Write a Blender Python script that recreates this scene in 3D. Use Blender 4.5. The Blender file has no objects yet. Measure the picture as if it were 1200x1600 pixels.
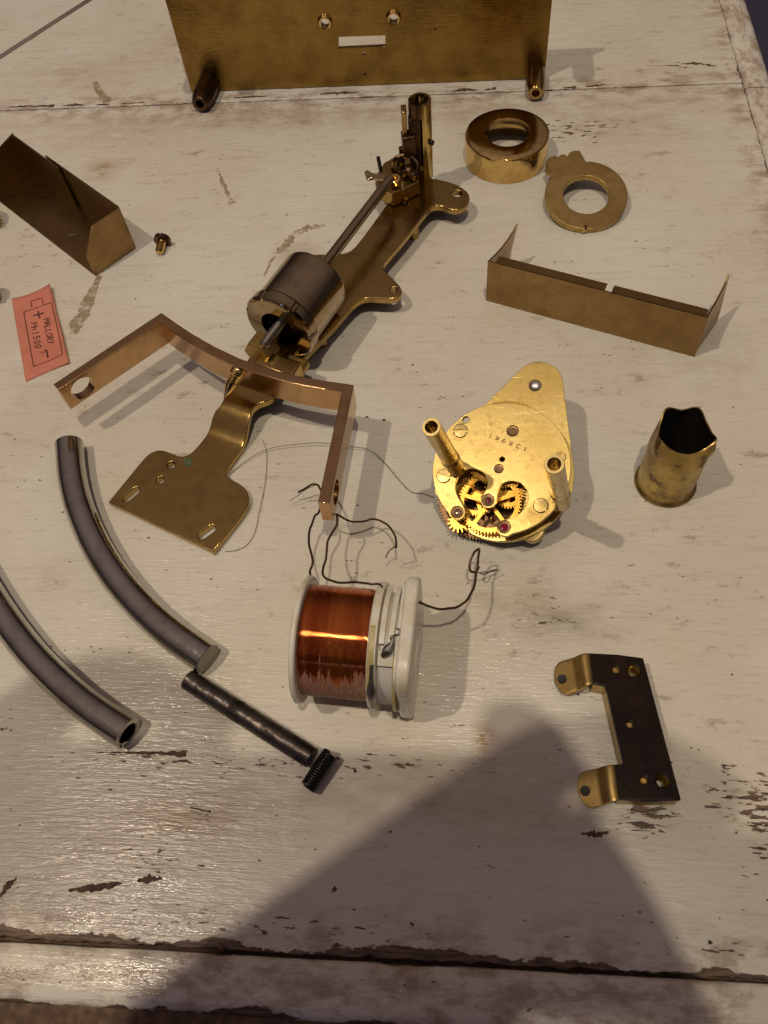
import bpy, bmesh, math, random
from mathutils import Vector, Matrix, noise
random.seed(7)
MM = 0.001
scene = bpy.context.scene
C = scene.collection

# ------------------------------------------------------------------ camera
# camera axes measured from the table's board lines (pixels of a 1200 x 1600 frame)
F = 1300.0
H = 223.0
down = Vector((110, 785, 1300)).normalized()
cx_ = Vector((14763, 110, -1300)).normalized()
cx_ = (cx_ - cx_.dot(down) * down).normalized()
cz_ = -down
cy_ = cz_.cross(cx_)
def ray(u, v):
    d = Vector((u - 600, v - 800, F))
    return Vector((cx_.dot(d), cy_.dot(d), cz_.dot(d)))
_o = ray(600, 800)
CAM = Vector((_o.x / _o.z * H, _o.y / _o.z * H, H))
def G(u, v, z=0.0):
    """pixel -> point (mm) at height z above the table"""
    d = ray(u, v)
    return CAM + d * ((z - H) / d.z)
class Plane:
    def __init__(s, o, n, xd):
        s.o = Vector(o); s.n = Vector(n).normalized()
        s.x = (Vector(xd) - Vector(xd).dot(s.n) * s.n).normalized(); s.y = s.n.cross(s.x)
    def px(s, u, v):
        d = ray(u, v); t = (s.o - CAM).dot(s.n) / d.dot(s.n)
        p = CAM + d * t - s.o
        return (p.dot(s.x), p.dot(s.y))
    def w(s, a, b, h=0.0): return s.o + s.x * a + s.y * b + s.n * h
    def up(s, h): return Plane(s.o + s.n * h, s.n, s.x)
    def M(s):
        return Matrix(((s.x.x, s.y.x, s.n.x, s.o.x), (s.x.y, s.y.y, s.n.y, s.o.y), (s.x.z, s.y.z, s.n.z, s.o.z), (0, 0, 0, 1)))
def flat(z): return Plane((0, 0, z), (0, 0, 1), (1, 0, 0))

cam_d = bpy.data.cameras.new('camera'); cam = bpy.data.objects.new('camera', cam_d); C.objects.link(cam)
cam_d.sensor_fit = 'VERTICAL'; cam_d.sensor_height = 36.0; cam_d.sensor_width = 27.0
cam_d.lens = F / 1600 * 36.0; cam_d.clip_start = 0.005; cam_d.clip_end = 50
axx = Vector((cx_.x, cy_.x, cz_.x)); axy = -Vector((cx_.y, cy_.y, cz_.y)); axz = -Vector((cx_.z, cy_.z, cz_.z))
cam.matrix_world = Matrix(((axx.x, axy.x, axz.x, CAM.x * MM), (axx.y, axy.y, axz.y, CAM.y * MM), (axx.z, axy.z, axz.z, CAM.z * MM), (0, 0, 0, 1)))
scene.camera = cam

# ------------------------------------------------------------------ light
wd = bpy.data.worlds.new('World'); scene.world = wd; wd.use_nodes = True
nt = wd.node_tree; nt.nodes.clear()
out = nt.nodes.new('ShaderNodeOutputWorld'); bg = nt.nodes.new('ShaderNodeBackground')
tc = nt.nodes.new('ShaderNodeTexCoord'); sp = nt.nodes.new('ShaderNodeSeparateXYZ'); cr = nt.nodes.new('ShaderNodeValToRGB')
nt.links.new(tc.outputs['Generated'], sp.inputs[0]); nt.links.new(sp.outputs['Z'], cr.inputs[0])
cr.color_ramp.elements[0].position = 0.20; cr.color_ramp.elements[0].color = (0.036, 0.026, 0.024, 1)     # dim walls
cr.color_ramp.elements[1].position = 0.95; cr.color_ramp.elements[1].color = (0.250, 0.183, 0.163, 1)      # lit ceiling
nt.links.new(cr.outputs[0], bg.inputs[0]); bg.inputs[1].default_value = 1.0
nt.links.new(bg.outputs[0], out.inputs[0])

def bulb(name, loc, power, col, radius):
    l = bpy.data.lights.new(name, 'POINT'); l.energy = power; l.color = col; l.shadow_soft_size = radius
    o = bpy.data.objects.new(name, l); o.location = Vector(loc) * MM; C.objects.link(o); return o
bulb('ceiling_bulb_left', (-600, -255, 1500), 27.0, (1.0, 0.83, 0.63), 0.016)
bulb('ceiling_bulb_right', (112, -330, 1500), 24.0, (1.0, 0.87, 0.65), 0.016)
win = bpy.data.lights.new('far_window', 'AREA'); win.energy = 2.6; win.color = (0.40, 0.45, 1.0); win.size = 0.35; win.size_y = 0.5; win.shape = 'RECTANGLE'
wo = bpy.data.objects.new('far_window', win); wo.location = (-0.95, -1.5, 0.75); C.objects.link(wo)
wo.rotation_euler = (Vector((0, 0, 0)) - Vector(wo.location)).to_track_quat('-Z', 'Y').to_euler()
scene.view_settings.view_transform = 'Standard'; scene.view_settings.look = 'None'
scene.view_settings.exposure = 0.0; scene.view_settings.gamma = 1.0
scene.render.engine = 'CYCLES'
scene.cycles.max_bounces = 7; scene.cycles.diffuse_bounces = 3; scene.cycles.glossy_bounces = 4; scene.cycles.caustics_reflective = False; scene.cycles.caustics_refractive = False

# ------------------------------------------------------------------ node helper
class N:
    def __init__(s, name):
        s.m = bpy.data.materials.new(name); s.m.use_nodes = True
        s.t = s.m.node_tree; s.b = s.t.nodes['Principled BSDF']
        s.tc = s.t.nodes.new('ShaderNodeTexCoord').outputs['Object']
    def n(s, typ, **kw):
        x = s.t.nodes.new(typ)
        for k, v in kw.items(): setattr(x, k, v)
        return x
    def set(s, sock, v):
        if hasattr(v, 'is_output'): s.t.links.new(v, sock)
        else: sock.default_value = v
    def noise(s, scale, vec=None, stretch=None, detail=4, rough=0.55, dist=0.0, off=(0, 0, 0)):
        v = vec or s.tc
        if stretch or off != (0, 0, 0):
            mp = s.n('ShaderNodeMapping'); s.t.links.new(v, mp.inputs[0]); mp.inputs['Scale'].default_value = stretch or (1, 1, 1); mp.inputs['Location'].default_value = off; v = mp.outputs[0]
        x = s.n('ShaderNodeTexNoise'); s.t.links.new(v, x.inputs['Vector'])
        x.inputs['Scale'].default_value = scale; x.inputs['Detail'].default_value = detail; x.inputs['Roughness'].default_value = rough; x.inputs['Distortion'].default_value = dist
        return x.outputs['Fac']
    def vor(s, scale, stretch=None):
        v = s.tc
        if stretch:
            mp = s.n('ShaderNodeMapping'); s.t.links.new(v, mp.inputs[0]); mp.inputs['Scale'].default_value = stretch; v = mp.outputs[0]
        x = s.n('ShaderNodeTexVoronoi'); s.t.links.new(v, x.inputs['Vector']); x.inputs['Scale'].default_value = scale
        return x.outputs['Distance']
    def math(s, op, a, b=0.0, c=None, clamp=False):
        x = s.n('ShaderNodeMath', operation=op, use_clamp=clamp); s.set(x.inputs[0], a); s.set(x.inputs[1], b)
        if c is not None: s.set(x.inputs[2], c)
        return x.outputs[0]
    def ss(s, x, lo, hi, a=0.0, b=1.0):
        r = s.n('ShaderNodeMapRange', interpolation_type='SMOOTHSTEP'); s.set(r.inputs[0], x)
        r.inputs[1].default_value = lo; r.inputs[2].default_value = hi; r.inputs[3].default_value = a; r.inputs[4].default_value = b
        return r.outputs[0]
    def mix(s, f, a, b, mode='MIX'):
        x = s.n('ShaderNodeMix', data_type='RGBA', blend_type=mode); s.set(x.inputs[0], f)
        s.set(x.inputs[6], a if hasattr(a, 'is_output') else (*a, 1)); s.set(x.inputs[7], b if hasattr(b, 'is_output') else (*b, 1))
        return x.outputs[2]
    def bump(s, h, strength=0.3, dist=0.0003, prev=None):
        x = s.n('ShaderNodeBump'); s.t.links.new(h, x.inputs['Height']); x.inputs['Strength'].default_value = strength; x.inputs['Distance'].default_value = dist
        if prev: s.t.links.new(prev, x.inputs['Normal'])
        return x.outputs[0]
    def done(s, col=None, rough=None, metal=None, normal=None, **kw):
        for k, v in (('Base Color', col), ('Roughness', rough), ('Metallic', metal), ('Normal', normal)):
            if v is not None: s.set(s.b.inputs[k], (*v, 1) if isinstance(v, tuple) and len(v) == 3 else v)
        for k, v in kw.items(): s.set(s.b.inputs[k], v)
        return s.m

def metal(name, c1, c2, rough=0.25, rvar=0.12, sc=90, brush=None, brush_s=0.05, tarn=None, tarn_lo=0.60, tarn_sc=140, dust=0.0, bump=0.06):
    m = N(name)
    a = m.noise(sc, detail=3); b = m.noise(sc * 7, detail=2)
    col = m.mix(m.ss(a, 0.35, 0.68), c1, c2)
    col = m.mix(m.math('MULTIPLY', m.ss(b, 0.5, 0.72), 0.22), col, tuple(x * 0.55 for x in c2))
    r = m.math('ADD', rough - rvar, m.math('MULTIPLY', m.math('ADD', a, m.math('MULTIPLY', b, 0.6)), rvar * 1.3))
    h = m.math('MULTIPLY', b, bump)
    if brush:
        s_ = m.noise(60, stretch=brush, detail=2)
        h = m.math('ADD', h, m.math('MULTIPLY', s_, brush_s * 3))
        r = m.math('ADD', r, m.math('MULTIPLY', m.math('SUBTRACT', s_, 0.5), 0.22))
    nrm = m.bump(h, 1.0, 0.0004)
    if tarn:
        tn = m.noise(tarn_sc, detail=5, rough=0.65, off=(0.7, 0.2, 0.1))
        t = m.ss(tn, tarn_lo, tarn_lo + 0.10)
        col = m.mix(m.ss(tn, 0.42, tarn_lo, 0, 0.35), col, tarn)
        col = m.mix(t, col, tarn); r = m.math('ADD', r, m.math('MULTIPLY', t, 0.25))
    mt = 1.0
    if dust:
        d = m.ss(m.noise(sc * 3, detail=4, rough=0.7, off=(0.4, 0.9, 0.3)), 0.45, 0.8, 0, dust)
        mt = m.math('SUBTRACT', 1.0, d); r = m.math('ADD', r, m.math('MULTIPLY', d, 0.4))
    return m.done(col, m.math('MAXIMUM', r, 0.05), mt, nrm)

# ------------------------------------------------------------------ materials
M = {}
M['satin'] = metal('satin_brass', (0.50, 0.35, 0.125), (0.45, 0.305, 0.105), 0.20, 0.06, 40, tarn=(0.22, 0.13, 0.045), tarn_lo=0.72)
M['sheet'] = metal('tarnished_sheet_brass', (0.36, 0.24, 0.10), (0.31, 0.20, 0.082), 0.30, 0.06, 30, brush=(2, 60, 60), brush_s=0.03, tarn=(0.16, 0.09, 0.045), tarn_lo=0.70)
M['plate'] = metal('old_plate_brass', (0.37, 0.235, 0.065), (0.32, 0.195, 0.052), 0.13, 0.04, 22, brush=(1.5, 60, 60), brush_s=0.07, tarn=(0.07, 0.035, 0.02), tarn_lo=0.69, tarn_sc=70)
M['brassy'] = metal('post_brass', (0.62, 0.47, 0.18), (0.50, 0.36, 0.12), 0.16, 0.06, 60, tarn=(0.14, 0.08, 0.03), tarn_lo=0.62, bump=0.03)
M['gold'] = metal('polished_brass', (0.80, 0.58, 0.23), (0.68, 0.46, 0.16), 0.10, 0.05, 70, tarn=(0.30, 0.15, 0.05), tarn_lo=0.68, bump=0.06)
M['pale'] = metal('dull_brass', (0.52, 0.37, 0.14), (0.42, 0.28, 0.10), 0.40, 0.10, 60, tarn=(0.20, 0.12, 0.05), tarn_lo=0.68)
M['rose'] = metal('rose_brass', (0.57, 0.37, 0.195), (0.50, 0.31, 0.155), 0.14, 0.05, 40, brush=(60, 2, 60), brush_s=0.02, tarn=(0.30, 0.17, 0.08), tarn_lo=0.74, bump=0.03)
m = N('gilt_brass')
ga = m.noise(55, detail=4); gb = m.noise(520, detail=3); gs = m.noise(46, stretch=(30, 1.2, 1.2), detail=2, dist=1.2); gs2 = m.noise(46, stretch=(1.5, 26, 1.5), detail=2, dist=1.5, off=(0.3, 0.2, 0.1))
gc_ = m.mix(m.ss(ga, 0.35, 0.66), (0.60, 0.455, 0.17), (0.49, 0.35, 0.115))
gc_ = m.mix(m.ss(gb, 0.52, 0.75, 0, 0.5), gc_, (0.30, 0.20, 0.065))
gl_ = m.math('MAXIMUM', m.ss(gs, 0.66, 0.71), m.ss(gs2, 0.66, 0.71))
gc_ = m.mix(m.math('MULTIPLY', gl_, 0.22), gc_, (0.72, 0.60, 0.34))
M['gilt'] = m.done(gc_, m.math('ADD', 0.24, m.math('MULTIPLY', m.math('ADD', ga, gb), 0.10)), 1.0, m.bump(m.math('ADD', m.math('MULTIPLY', gb, 0.08), m.math('MULTIPLY', gl_, 0.03)), 1.0, 0.0003))
M['gear'] = metal('gear_brass', (0.72, 0.42, 0.085), (0.58, 0.31, 0.055), 0.24, 0.06, 80, bump=0.04)
M['nickel'] = metal('drum_nickel', (0.47, 0.375, 0.245), (0.41, 0.315, 0.19), 0.10, 0.04, 40, tarn=(0.20, 0.15, 0.10), tarn_lo=0.72, bump=0.012)
M['steel'] = metal('tube_steel', (0.56, 0.55, 0.505), (0.52, 0.505, 0.46), 0.11, 0.04, 30, brush=(30, 4, 4), brush_s=0.006, tarn=(0.28, 0.22, 0.17), tarn_lo=0.72, tarn_sc=160, bump=0.008)
M['steelend'] = metal('cut_steel', (0.30, 0.29, 0.25), (0.24, 0.22, 0.19), 0.42, 0.06, 120)
M['iron'] = metal('rod_iron', (0.15, 0.13, 0.12), (0.10, 0.085, 0.078), 0.38, 0.10, 60, tarn=(0.04, 0.03, 0.026), tarn_lo=0.55, bump=0.05)
M['screw'] = metal('screw_brass', (0.56, 0.43, 0.18), (0.46, 0.34, 0.13), 0.28, 0.08, 120)
M['darkbrass'] = metal('brown_brass', (0.17, 0.10, 0.05), (0.10, 0.055, 0.03), 0.35, 0.1, 120, tarn=(0.03, 0.02, 0.015), tarn_lo=0.58)
M['shell'] = metal('stained_shell_brass', (0.52, 0.40, 0.13), (0.40, 0.27, 0.09), 0.34, 0.12, 90, tarn=(0.21, 0.125, 0.065), tarn_lo=0.54, tarn_sc=130, dust=0.35, bump=0.18)
M['silver'] = metal('silver_pin', (0.85, 0.80, 0.76), (0.78, 0.72, 0.68), 0.35, 0.05, 200)
M['solder'] = metal('dull_solder', (0.30, 0.29, 0.27), (0.20, 0.19, 0.18), 0.30, 0.1, 500, bump=0.4)

def plain(name, c, rough=0.5, c2=None, sc=150, metallic=0.0, bump=0.1, **kw):
    m = N(name); a = m.noise(sc, detail=5)
    col = m.mix(m.ss(a, 0.35, 0.7), c, c2 or tuple(x * 0.75 for x in c))
    return m.done(col, m.math('ADD', rough, m.math('MULTIPLY', m.math('SUBTRACT', m.noise(sc * 3), 0.5), 0.2)), metallic, m.bump(m.noise(sc * 6), bump, 0.0003), **kw)
M['black'] = plain('black_lacquer', (0.010, 0.0045, 0.0025), 0.26, (0.020, 0.010, 0.005), 200, bump=0.10, **{'Specular IOR Level': 0.25})
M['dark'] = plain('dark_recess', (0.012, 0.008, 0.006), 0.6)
M['plastic'] = plain('ivory_plastic', (0.80, 0.775, 0.71), 0.28, (0.68, 0.61, 0.46), 150, bump=0.06, **{'Subsurface Weight': 0.15, 'Subsurface Radius': (0.002, 0.0015, 0.001), 'Subsurface Scale': 1.0})
M['papertape'] = plain('white_paper_band', (0.66, 0.64, 0.62), 0.6, (0.60, 0.57, 0.54), 60)
M['glue'] = plain('yellow_glue', (0.52, 0.44, 0.20), 0.2, (0.42, 0.33, 0.12), 300, bump=0.5)
M['wire'] = plain('brown_enamel_wire', (0.055, 0.028, 0.014), 0.35, (0.10, 0.045, 0.02), 200, metallic=0.4)
M['hair'] = plain('fine_wire', (0.16, 0.12, 0.085), 0.5)
M['ruby'] = plain('ruby_jewel', (0.30, 0.008, 0.05), 0.06, (0.22, 0.004, 0.03), 400, bump=0.0)
M['spring'] = plain('black_spring', (0.012, 0.012, 0.013), 0.25, (0.02, 0.019, 0.018), 200, metallic=0.5)
M['ink'] = plain('pen_ink', (0.10, 0.025, 0.022), 0.7, (0.055, 0.014, 0.014), 600)
M['smudge'] = plain('red_smudge', (0.42, 0.09, 0.055), 0.8, (0.46, 0.12, 0.08), 500)
M['verdigris'] = plain('verdigris', (0.05, 0.10, 0.04), 0.7, (0.13, 0.16, 0.08), 500, bump=0.5)
M['crumb'] = plain('dark_crumbs', (0.05, 0.035, 0.02), 0.8, (0.10, 0.07, 0.04), 300)
M['wood'] = plain('bare_wood', (0.085, 0.048, 0.028), 0.75, (0.16, 0.10, 0.06), 400, bump=0.6)
m = N('old_gum_stain'); gn = m.noise(260, detail=5, rough=0.65)
M['gum'] = m.done(m.mix(m.ss(gn, 0.35, 0.65), (0.50, 0.42, 0.28), (0.36, 0.275, 0.155)), 0.3, 0.0, m.bump(gn, 0.4, 0.0003), Alpha=m.ss(gn, 0.32, 0.62, 0.0, 0.85))
M['floor'] = plain('blue_grey_carpet', (0.10, 0.10, 0.17), 0.95, (0.07, 0.07, 0.12), 300)
M['cloth'] = plain('dark_jumper', (0.05, 0.045, 0.05), 0.95, (0.035, 0.03, 0.04), 60)
M['skin'] = plain('skin', (0.55, 0.33, 0.24), 0.5, (0.48, 0.27, 0.2), 60)
M['hairb'] = plain('brown_hair', (0.05, 0.03, 0.02), 0.6)
M['camblack'] = plain('camera_black', (0.02, 0.02, 0.022), 0.4)

# winding: fine copper turns, worn pale streaks on the lower side
m = N('copper_winding')
ax = m.n('ShaderNodeSeparateXYZ'); m.t.links.new(m.tc, ax.inputs[0])
wv = m.n('ShaderNodeTexWave', wave_type='BANDS', bands_direction='X'); m.t.links.new(m.tc, wv.inputs['Vector']); wv.inputs['Scale'].default_value = 950; wv.inputs['Distortion'].default_value = 0.6; wv.inputs['Detail'].default_value = 1
band = m.noise(30, stretch=(9, 0.6, 0.6), detail=4)
col = m.mix(m.ss(band, 0.35, 0.65), (0.70, 0.20, 0.05), (0.44, 0.09, 0.022))
worn = m.noise(150, stretch=(2.6, 0.40, 0.40), detail=6, rough=0.62, off=(0.027, 0.0, 0.004))
low = m.ss(ax.outputs['Z'], 0.0315, 0.0170, 0.0, 0.36)       # the lower front turns have lost their lacquer
fro = m.ss(ax.outputs['Y'], -0.006, -0.009)
wf = m.math('MULTIPLY', m.ss(m.math('ADD', worn, m.math('SUBTRACT', low, 0.12)), 0.52, 0.57), fro)
wt = m.math('MULTIPLY', m.ss(m.noise(140, stretch=(2, 0.6, 0.6), detail=6, rough=0.65, off=(0.05, 0.02, 0)), 0.66, 0.72), 0.6)
wf = m.math('MAXIMUM', wf, wt)
col = m.mix(wf, col, m.mix(m.ss(m.noise(900, stretch=(3, 0.5, 0.5), detail=2), 0.35, 0.65), (0.42, 0.23, 0.16), (0.27, 0.12, 0.075)))
spark = m.noise(1500, detail=1)
M['copper'] = m.done(col, m.math('ADD', 0.07, m.math('MULTIPLY', wf, 0.55)), m.math('SUBTRACT', 0.92, m.math('MULTIPLY', wf, 0.7)), m.bump(m.math('ADD', m.math('MULTIPLY', wv.outputs['Fac'], 0.9), m.math('MULTIPLY', spark, 0.45)), 0.45, 0.00009))

# pink paper
m = N('pink_paper')
fib = m.noise(900, detail=4)
M['paper'] = m.done(m.mix(m.ss(m.noise(70), 0.3, 0.7), (0.70, 0.25, 0.165), (0.58, 0.195, 0.13)), 0.75, 0.0, m.bump(m.math('ADD', fib, m.math('MULTIPLY', m.noise(45, detail=3, stretch=(1, 0.3, 1)), 6.0)), 0.3, 0.0003), **{'Subsurface Weight': 0.0})

# painted boards -----------------------------------------------------------------
def gauss(m, x, y, cx, cy, rx, ry):
    a = m.math('DIVIDE', m.math('SUBTRACT', x, cx), rx); b = m.math('DIVIDE', m.math('SUBTRACT', y, cy), ry)
    q = m.math('ADD', m.math('MULTIPLY', a, a), m.math('MULTIPLY', b, b))
    return m.math('POWER', 2.71828, m.math('MULTIPLY', q, -1.0))
def paint(name, seam_lines=(), dense=(), stains=(), vertical=False):
    m = N(name)
    s = m.n('ShaderNodeSeparateXYZ'); m.t.links.new(m.tc, s.inputs[0]); X, Y = s.outputs['X'], s.outputs['Y']
    st = (1, 9, 9) if not vertical else (9, 1, 9)
    big = m.noise(14, detail=3)
    streak = m.noise(34, stretch=st, detail=4, rough=0.6)
    fine = m.noise(150, stretch=(1, 7, 7) if not vertical else (7, 1, 7), detail=3, rough=0.65)
    grn = m.noise(85, stretch=(1, 2.0, 1) if not vertical else (2, 1, 1), detail=5, rough=0.68, off=(0.9, 0.1, 0))
    col = m.mix(m.ss(big, 0.35, 0.65), (0.78, 0.745, 0.672), (0.71, 0.662, 0.56))
    col = m.mix(m.ss(streak, 0.53, 0.76, 0, 0.40), col, (0.51, 0.45, 0.375))
    col = m.mix(m.ss(fine, 0.55, 0.76, 0, 0.50), col, (0.43, 0.37, 0.30))
    col = m.mix(m.ss(fine, 0.46, 0.30, 0, 0.35), col, (0.80, 0.76, 0.68))
    # rubbed grimy patches
    grime = m.math('MULTIPLY', m.ss(grn, 0.57, 0.71), m.ss(big, 0.44, 0.62, 0.10, 0.8))
    col = m.mix(grime, col, (0.335, 0.255, 0.175))
    # worn-through flecks: denser in the listed places
    d = m.ss(big, 0.46, 0.72, 0.0, 0.055)
    for (cx, cy, rx, ry, k) in dense:
        d = m.math('ADD', d, m.math('MULTIPLY', gauss(m, X, Y, cx * MM, cy * MM, rx * MM, ry * MM), k))
    fl = m.noise(215, stretch=(1, 3.6, 1) if not vertical else (3.6, 1, 1), detail=4, rough=0.62, dist=0.25, off=(0.11, 0.53, 0))
    fleck = m.ss(m.math('ADD', fl, d), 0.735, 0.765)
    dots = m.math('MULTIPLY', m.ss(m.vor(300, (1, 2, 1)), 0.20, 0.10), m.ss(streak, 0.57, 0.62))
    fleck = m.math('MAXIMUM', fleck, m.math('MULTIPLY', dots, 0.85))
    if seam_lines:
        wv = m.noise(52, detail=5, rough=0.6, stretch=(1, 1.6, 1), off=(0.23, 0.8, 0))
        for (axis, p0, wdt, k) in seam_lines:
            q = m.math('ABSOLUTE', m.math('SUBTRACT', Y if axis == 'y' else X, p0 * MM))
            e = m.ss(m.math('SUBTRACT', m.math('MULTIPLY', m.math('SUBTRACT', wv, k), wdt * MM * 6), q), 0.0, 0.00035)
            fleck = m.math('MAXIMUM', fleck, e)
            near = m.math('MULTIPLY', m.ss(q, 0.016, 0.0), m.ss(grn, 0.42, 0.64, 0, 0.75))
            col = m.mix(near, col, (0.345, 0.25, 0.18))
    if stains: sn = m.ss(grn, 0.28, 0.62)
    for (cx, cy, rx, ry, c, k) in stains:
        g = m.math('MULTIPLY', gauss(m, X, Y, cx * MM, cy * MM, rx * MM, ry * MM), sn)
        col = m.mix(m.math('MULTIPLY', g, k, clamp=True), col, c)
    woodc = m.mix(m.ss(fine, 0.35, 0.65), (0.065, 0.040, 0.027), (0.19, 0.12, 0.08))
    col = m.mix(fleck, col, woodc)
    rough = m.math('ADD', m.math('ADD', 0.21, m.math('MULTIPLY', m.math('SUBTRACT', streak, 0.5), 0.5)), m.math('MULTIPLY', fleck, 0.35))
    h = m.math('ADD', m.math('MULTIPLY', streak, 0.30), m.math('MULTIPLY', fine, 0.75))
    n1 = m.bump(h, 0.62, 0.0005)
    return m.done(col, m.math('MAXIMUM', rough, 0.12), 0.0, n1, **{'Specular IOR Level': 0.5})

# ------------------------------------------------------------------ mesh helpers
def thing(name, label, cat, base, group=None):
    o = bpy.data.objects.new(name, None); o.empty_display_size = 0.005
    o.location = Vector(base) * MM; C.objects.link(o); o['label'] = label; o['category'] = cat
    if group: o['group'] = group
    return o
def wloc(o):
    p = Vector((0, 0, 0))
    while o: p += o.location; o = o.parent
    return p
def obj(name, me, mat, parent=None, smooth=35, bevel=None, label=None, wn=True):
    """me: mesh in world mm; linked as one object under parent (no rotation anywhere)"""
    for v in me.vertices: v.co *= MM
    o = bpy.data.objects.new(name, me); C.objects.link(o)
    if parent:
        o.parent = parent; off = wloc(parent)
        for v in me.vertices: v.co -= off
    me.materials.append(M[mat] if isinstance(mat, str) else mat)
    me.shade_smooth(); me.set_sharp_from_angle(angle=math.radians(smooth))
    if bevel:
        b = o.modifiers.new('bevel', 'BEVEL'); b.width = bevel * MM; b.segments = 2; b.limit_method = 'ANGLE'; b.angle_limit = math.radians(40)
    if wn:
        w_ = o.modifiers.new('wn', 'WEIGHTED_NORMAL'); w_.keep_sharp = True; w_.weight = 90
    if label: o['label'] = label
    return o
def tag(o, label, cat, group=None):
    o['label'] = label; o['category'] = cat
    if group: o['group'] = group
    return o
def mk(vs, fs, fix=True):
    me = bpy.data.meshes.new('m'); me.from_pydata([tuple(v) for v in vs], [], fs)
    if fix:
        bm = bmesh.new(); bm.from_mesh(me); bmesh.ops.recalc_face_normals(bm, faces=bm.faces); bm.to_mesh(me); bm.free()
    return me
def cat(*meshes):
    vs, fs = [], []
    for me in meshes:
        k = len(vs); vs += [v.co.copy() for v in me.vertices]; fs += [[i + k for i in p.vertices] for p in me.polygons]
    return mk(vs, fs, False)
def box(c, sx, sy, sz, xd=(1, 0, 0), n=(0, 0, 1)):
    p = Plane(c, n, xd); vs = [p.w(a * sx / 2, b * sy / 2, h * sz / 2) for h in (-1, 1) for a, b in ((-1, -1), (1, -1), (1, 1), (-1, 1))]
    return mk(vs, [(3, 2, 1, 0), (4, 5, 6, 7), (0, 1, 5, 4), (1, 2, 6, 5), (2, 3, 7, 6), (3, 0, 4, 7)])
def catmull(pts, n=8, closed=False):
    P = [Vector(p) for p in pts]; out_ = []
    L = len(P); rng = range(L if closed else L - 1)
    for i in rng:
        a, b, c, d = (P[(i - 1) % L] if closed or i > 0 else 2 * P[0] - P[1]), P[i], P[(i + 1) % L], (P[(i + 2) % L] if closed or i + 2 < L else 2 * P[-1] - P[-2])
        for k in range(n):
            t = k / n
            out_.append(0.5 * ((2 * b) + (c - a) * t + (2 * a - 5 * b + 4 * c - d) * t * t + (3 * b - a - 3 * c + d) * t ** 3))
    if not closed: out_.append(P[-1])
    return out_
def tube(path, r, seg=12, cap=True, radii=None, squash=None):
    P = [Vector(p) for p in path]; vs, fs = [], []
    t0 = (P[1] - P[0]).normalized(); ref = Vector((0, 0, 1)) if abs(t0.z) < 0.9 else Vector((1, 0, 0)); u = (ref - ref.dot(t0) * t0).normalized()
    for i, p in enumerate(P):
        t = (P[min(i + 1, len(P) - 1)] - P[max(i - 1, 0)]).normalized(); u = (u - u.dot(t) * t).normalized(); w = t.cross(u)
        rr = radii[i] if radii else r
        for k in range(seg):
            a = 2 * math.pi * k / seg; vs.append(p + u * math.cos(a) * rr + w * math.sin(a) * rr)
    for i in range(len(P) - 1):
        for k in range(seg):
            fs.append((i * seg + k, i * seg + (k + 1) % seg, (i + 1) * seg + (k + 1) % seg, (i + 1) * seg + k))
    if cap: fs.append(tuple(range(seg - 1, -1, -1))); fs.append(tuple((len(P) - 1) * seg + k for k in range(seg)))
    return mk(vs, fs)
def lathe(prof, c, n=(0, 0, 1), seg=48, a0=0.0, a1=2 * math.pi, fn=None, xd=(1, 0, 0.01)):
    """prof: (r, h) list along axis n from c. fn(angle, i, r, h) -> (r, h) deforms"""
    p = Plane(c, n, xd if abs(Vector(n).normalized().dot(Vector(xd).normalized())) < 0.95 else (0, 1, 0)); full = a1 - a0 > 6.28
    cols = seg if full else seg + 1; vs, fs = [], []
    for k in range(cols):
        a = a0 + (a1 - a0) * k / seg
        for i, (r, h) in enumerate(prof):
            if fn: r, h = fn(a, i, r, h)
            vs.append(p.w(r * math.cos(a), r * math.sin(a), h))
    L = len(prof)
    for k in range(seg):
        for i in range(L - 1):
            a, b = k * L + i, ((k + 1) % cols) * L + i
            fs.append((a, b, b + 1, a + 1))
    me = mk(vs, fs, False); bm = bmesh.new(); bm.from_mesh(me)
    bmesh.ops.remove_doubles(bm, verts=bm.verts, dist=1e-5)
    bmesh.ops.recalc_face_normals(bm, faces=bm.faces); bm.to_mesh(me); bm.free(); return me
def plate(pl, loops, th, bev=0.0, res=2):
    """flat plate in Plane pl, top face at the plane, thickness th below; loops: outline then holes (2-D mm)"""
    cu = bpy.data.curves.new('c', 'CURVE'); cu.dimensions = '2D'; cu.fill_mode = 'BOTH'; cu.extrude = th / 2 - bev; cu.bevel_depth = bev; cu.bevel_resolution = res; cu.offset = -bev
    for lp in loops:
        s = cu.splines.new('POLY'); s.points.add(len(lp) - 1); s.use_cyclic_u = True
        for q, p in zip(s.points, lp): q.co = (p[0], p[1], 0, 1)
    o = bpy.data.objects.new('tmp', cu); C.objects.link(o)
    dg = bpy.context.evaluated_depsgraph_get(); me = bpy.data.meshes.new_from_object(o.evaluated_get(dg))
    bpy.data.objects.remove(o); bpy.data.curves.remove(cu)
    me.materials.clear()
    bm = bmesh.new(); bm.from_mesh(me); bmesh.ops.remove_doubles(bm, verts=bm.verts, dist=0.002); bm.to_mesh(me); bm.free()
    me.transform(pl.M() @ Matrix.Translation((0, 0, -th / 2))); return me
def circ(c, r, n=32, ph=0.0): return [(c[0] + r * math.cos(ph + 2 * math.pi * k / n), c[1] + r * math.sin(ph + 2 * math.pi * k / n)) for k in range(n)]
def smooth2(pts, n=5): return [(v.x, v.y) for v in catmull([(p[0], p[1], 0) for p in pts], n, True)]
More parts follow.
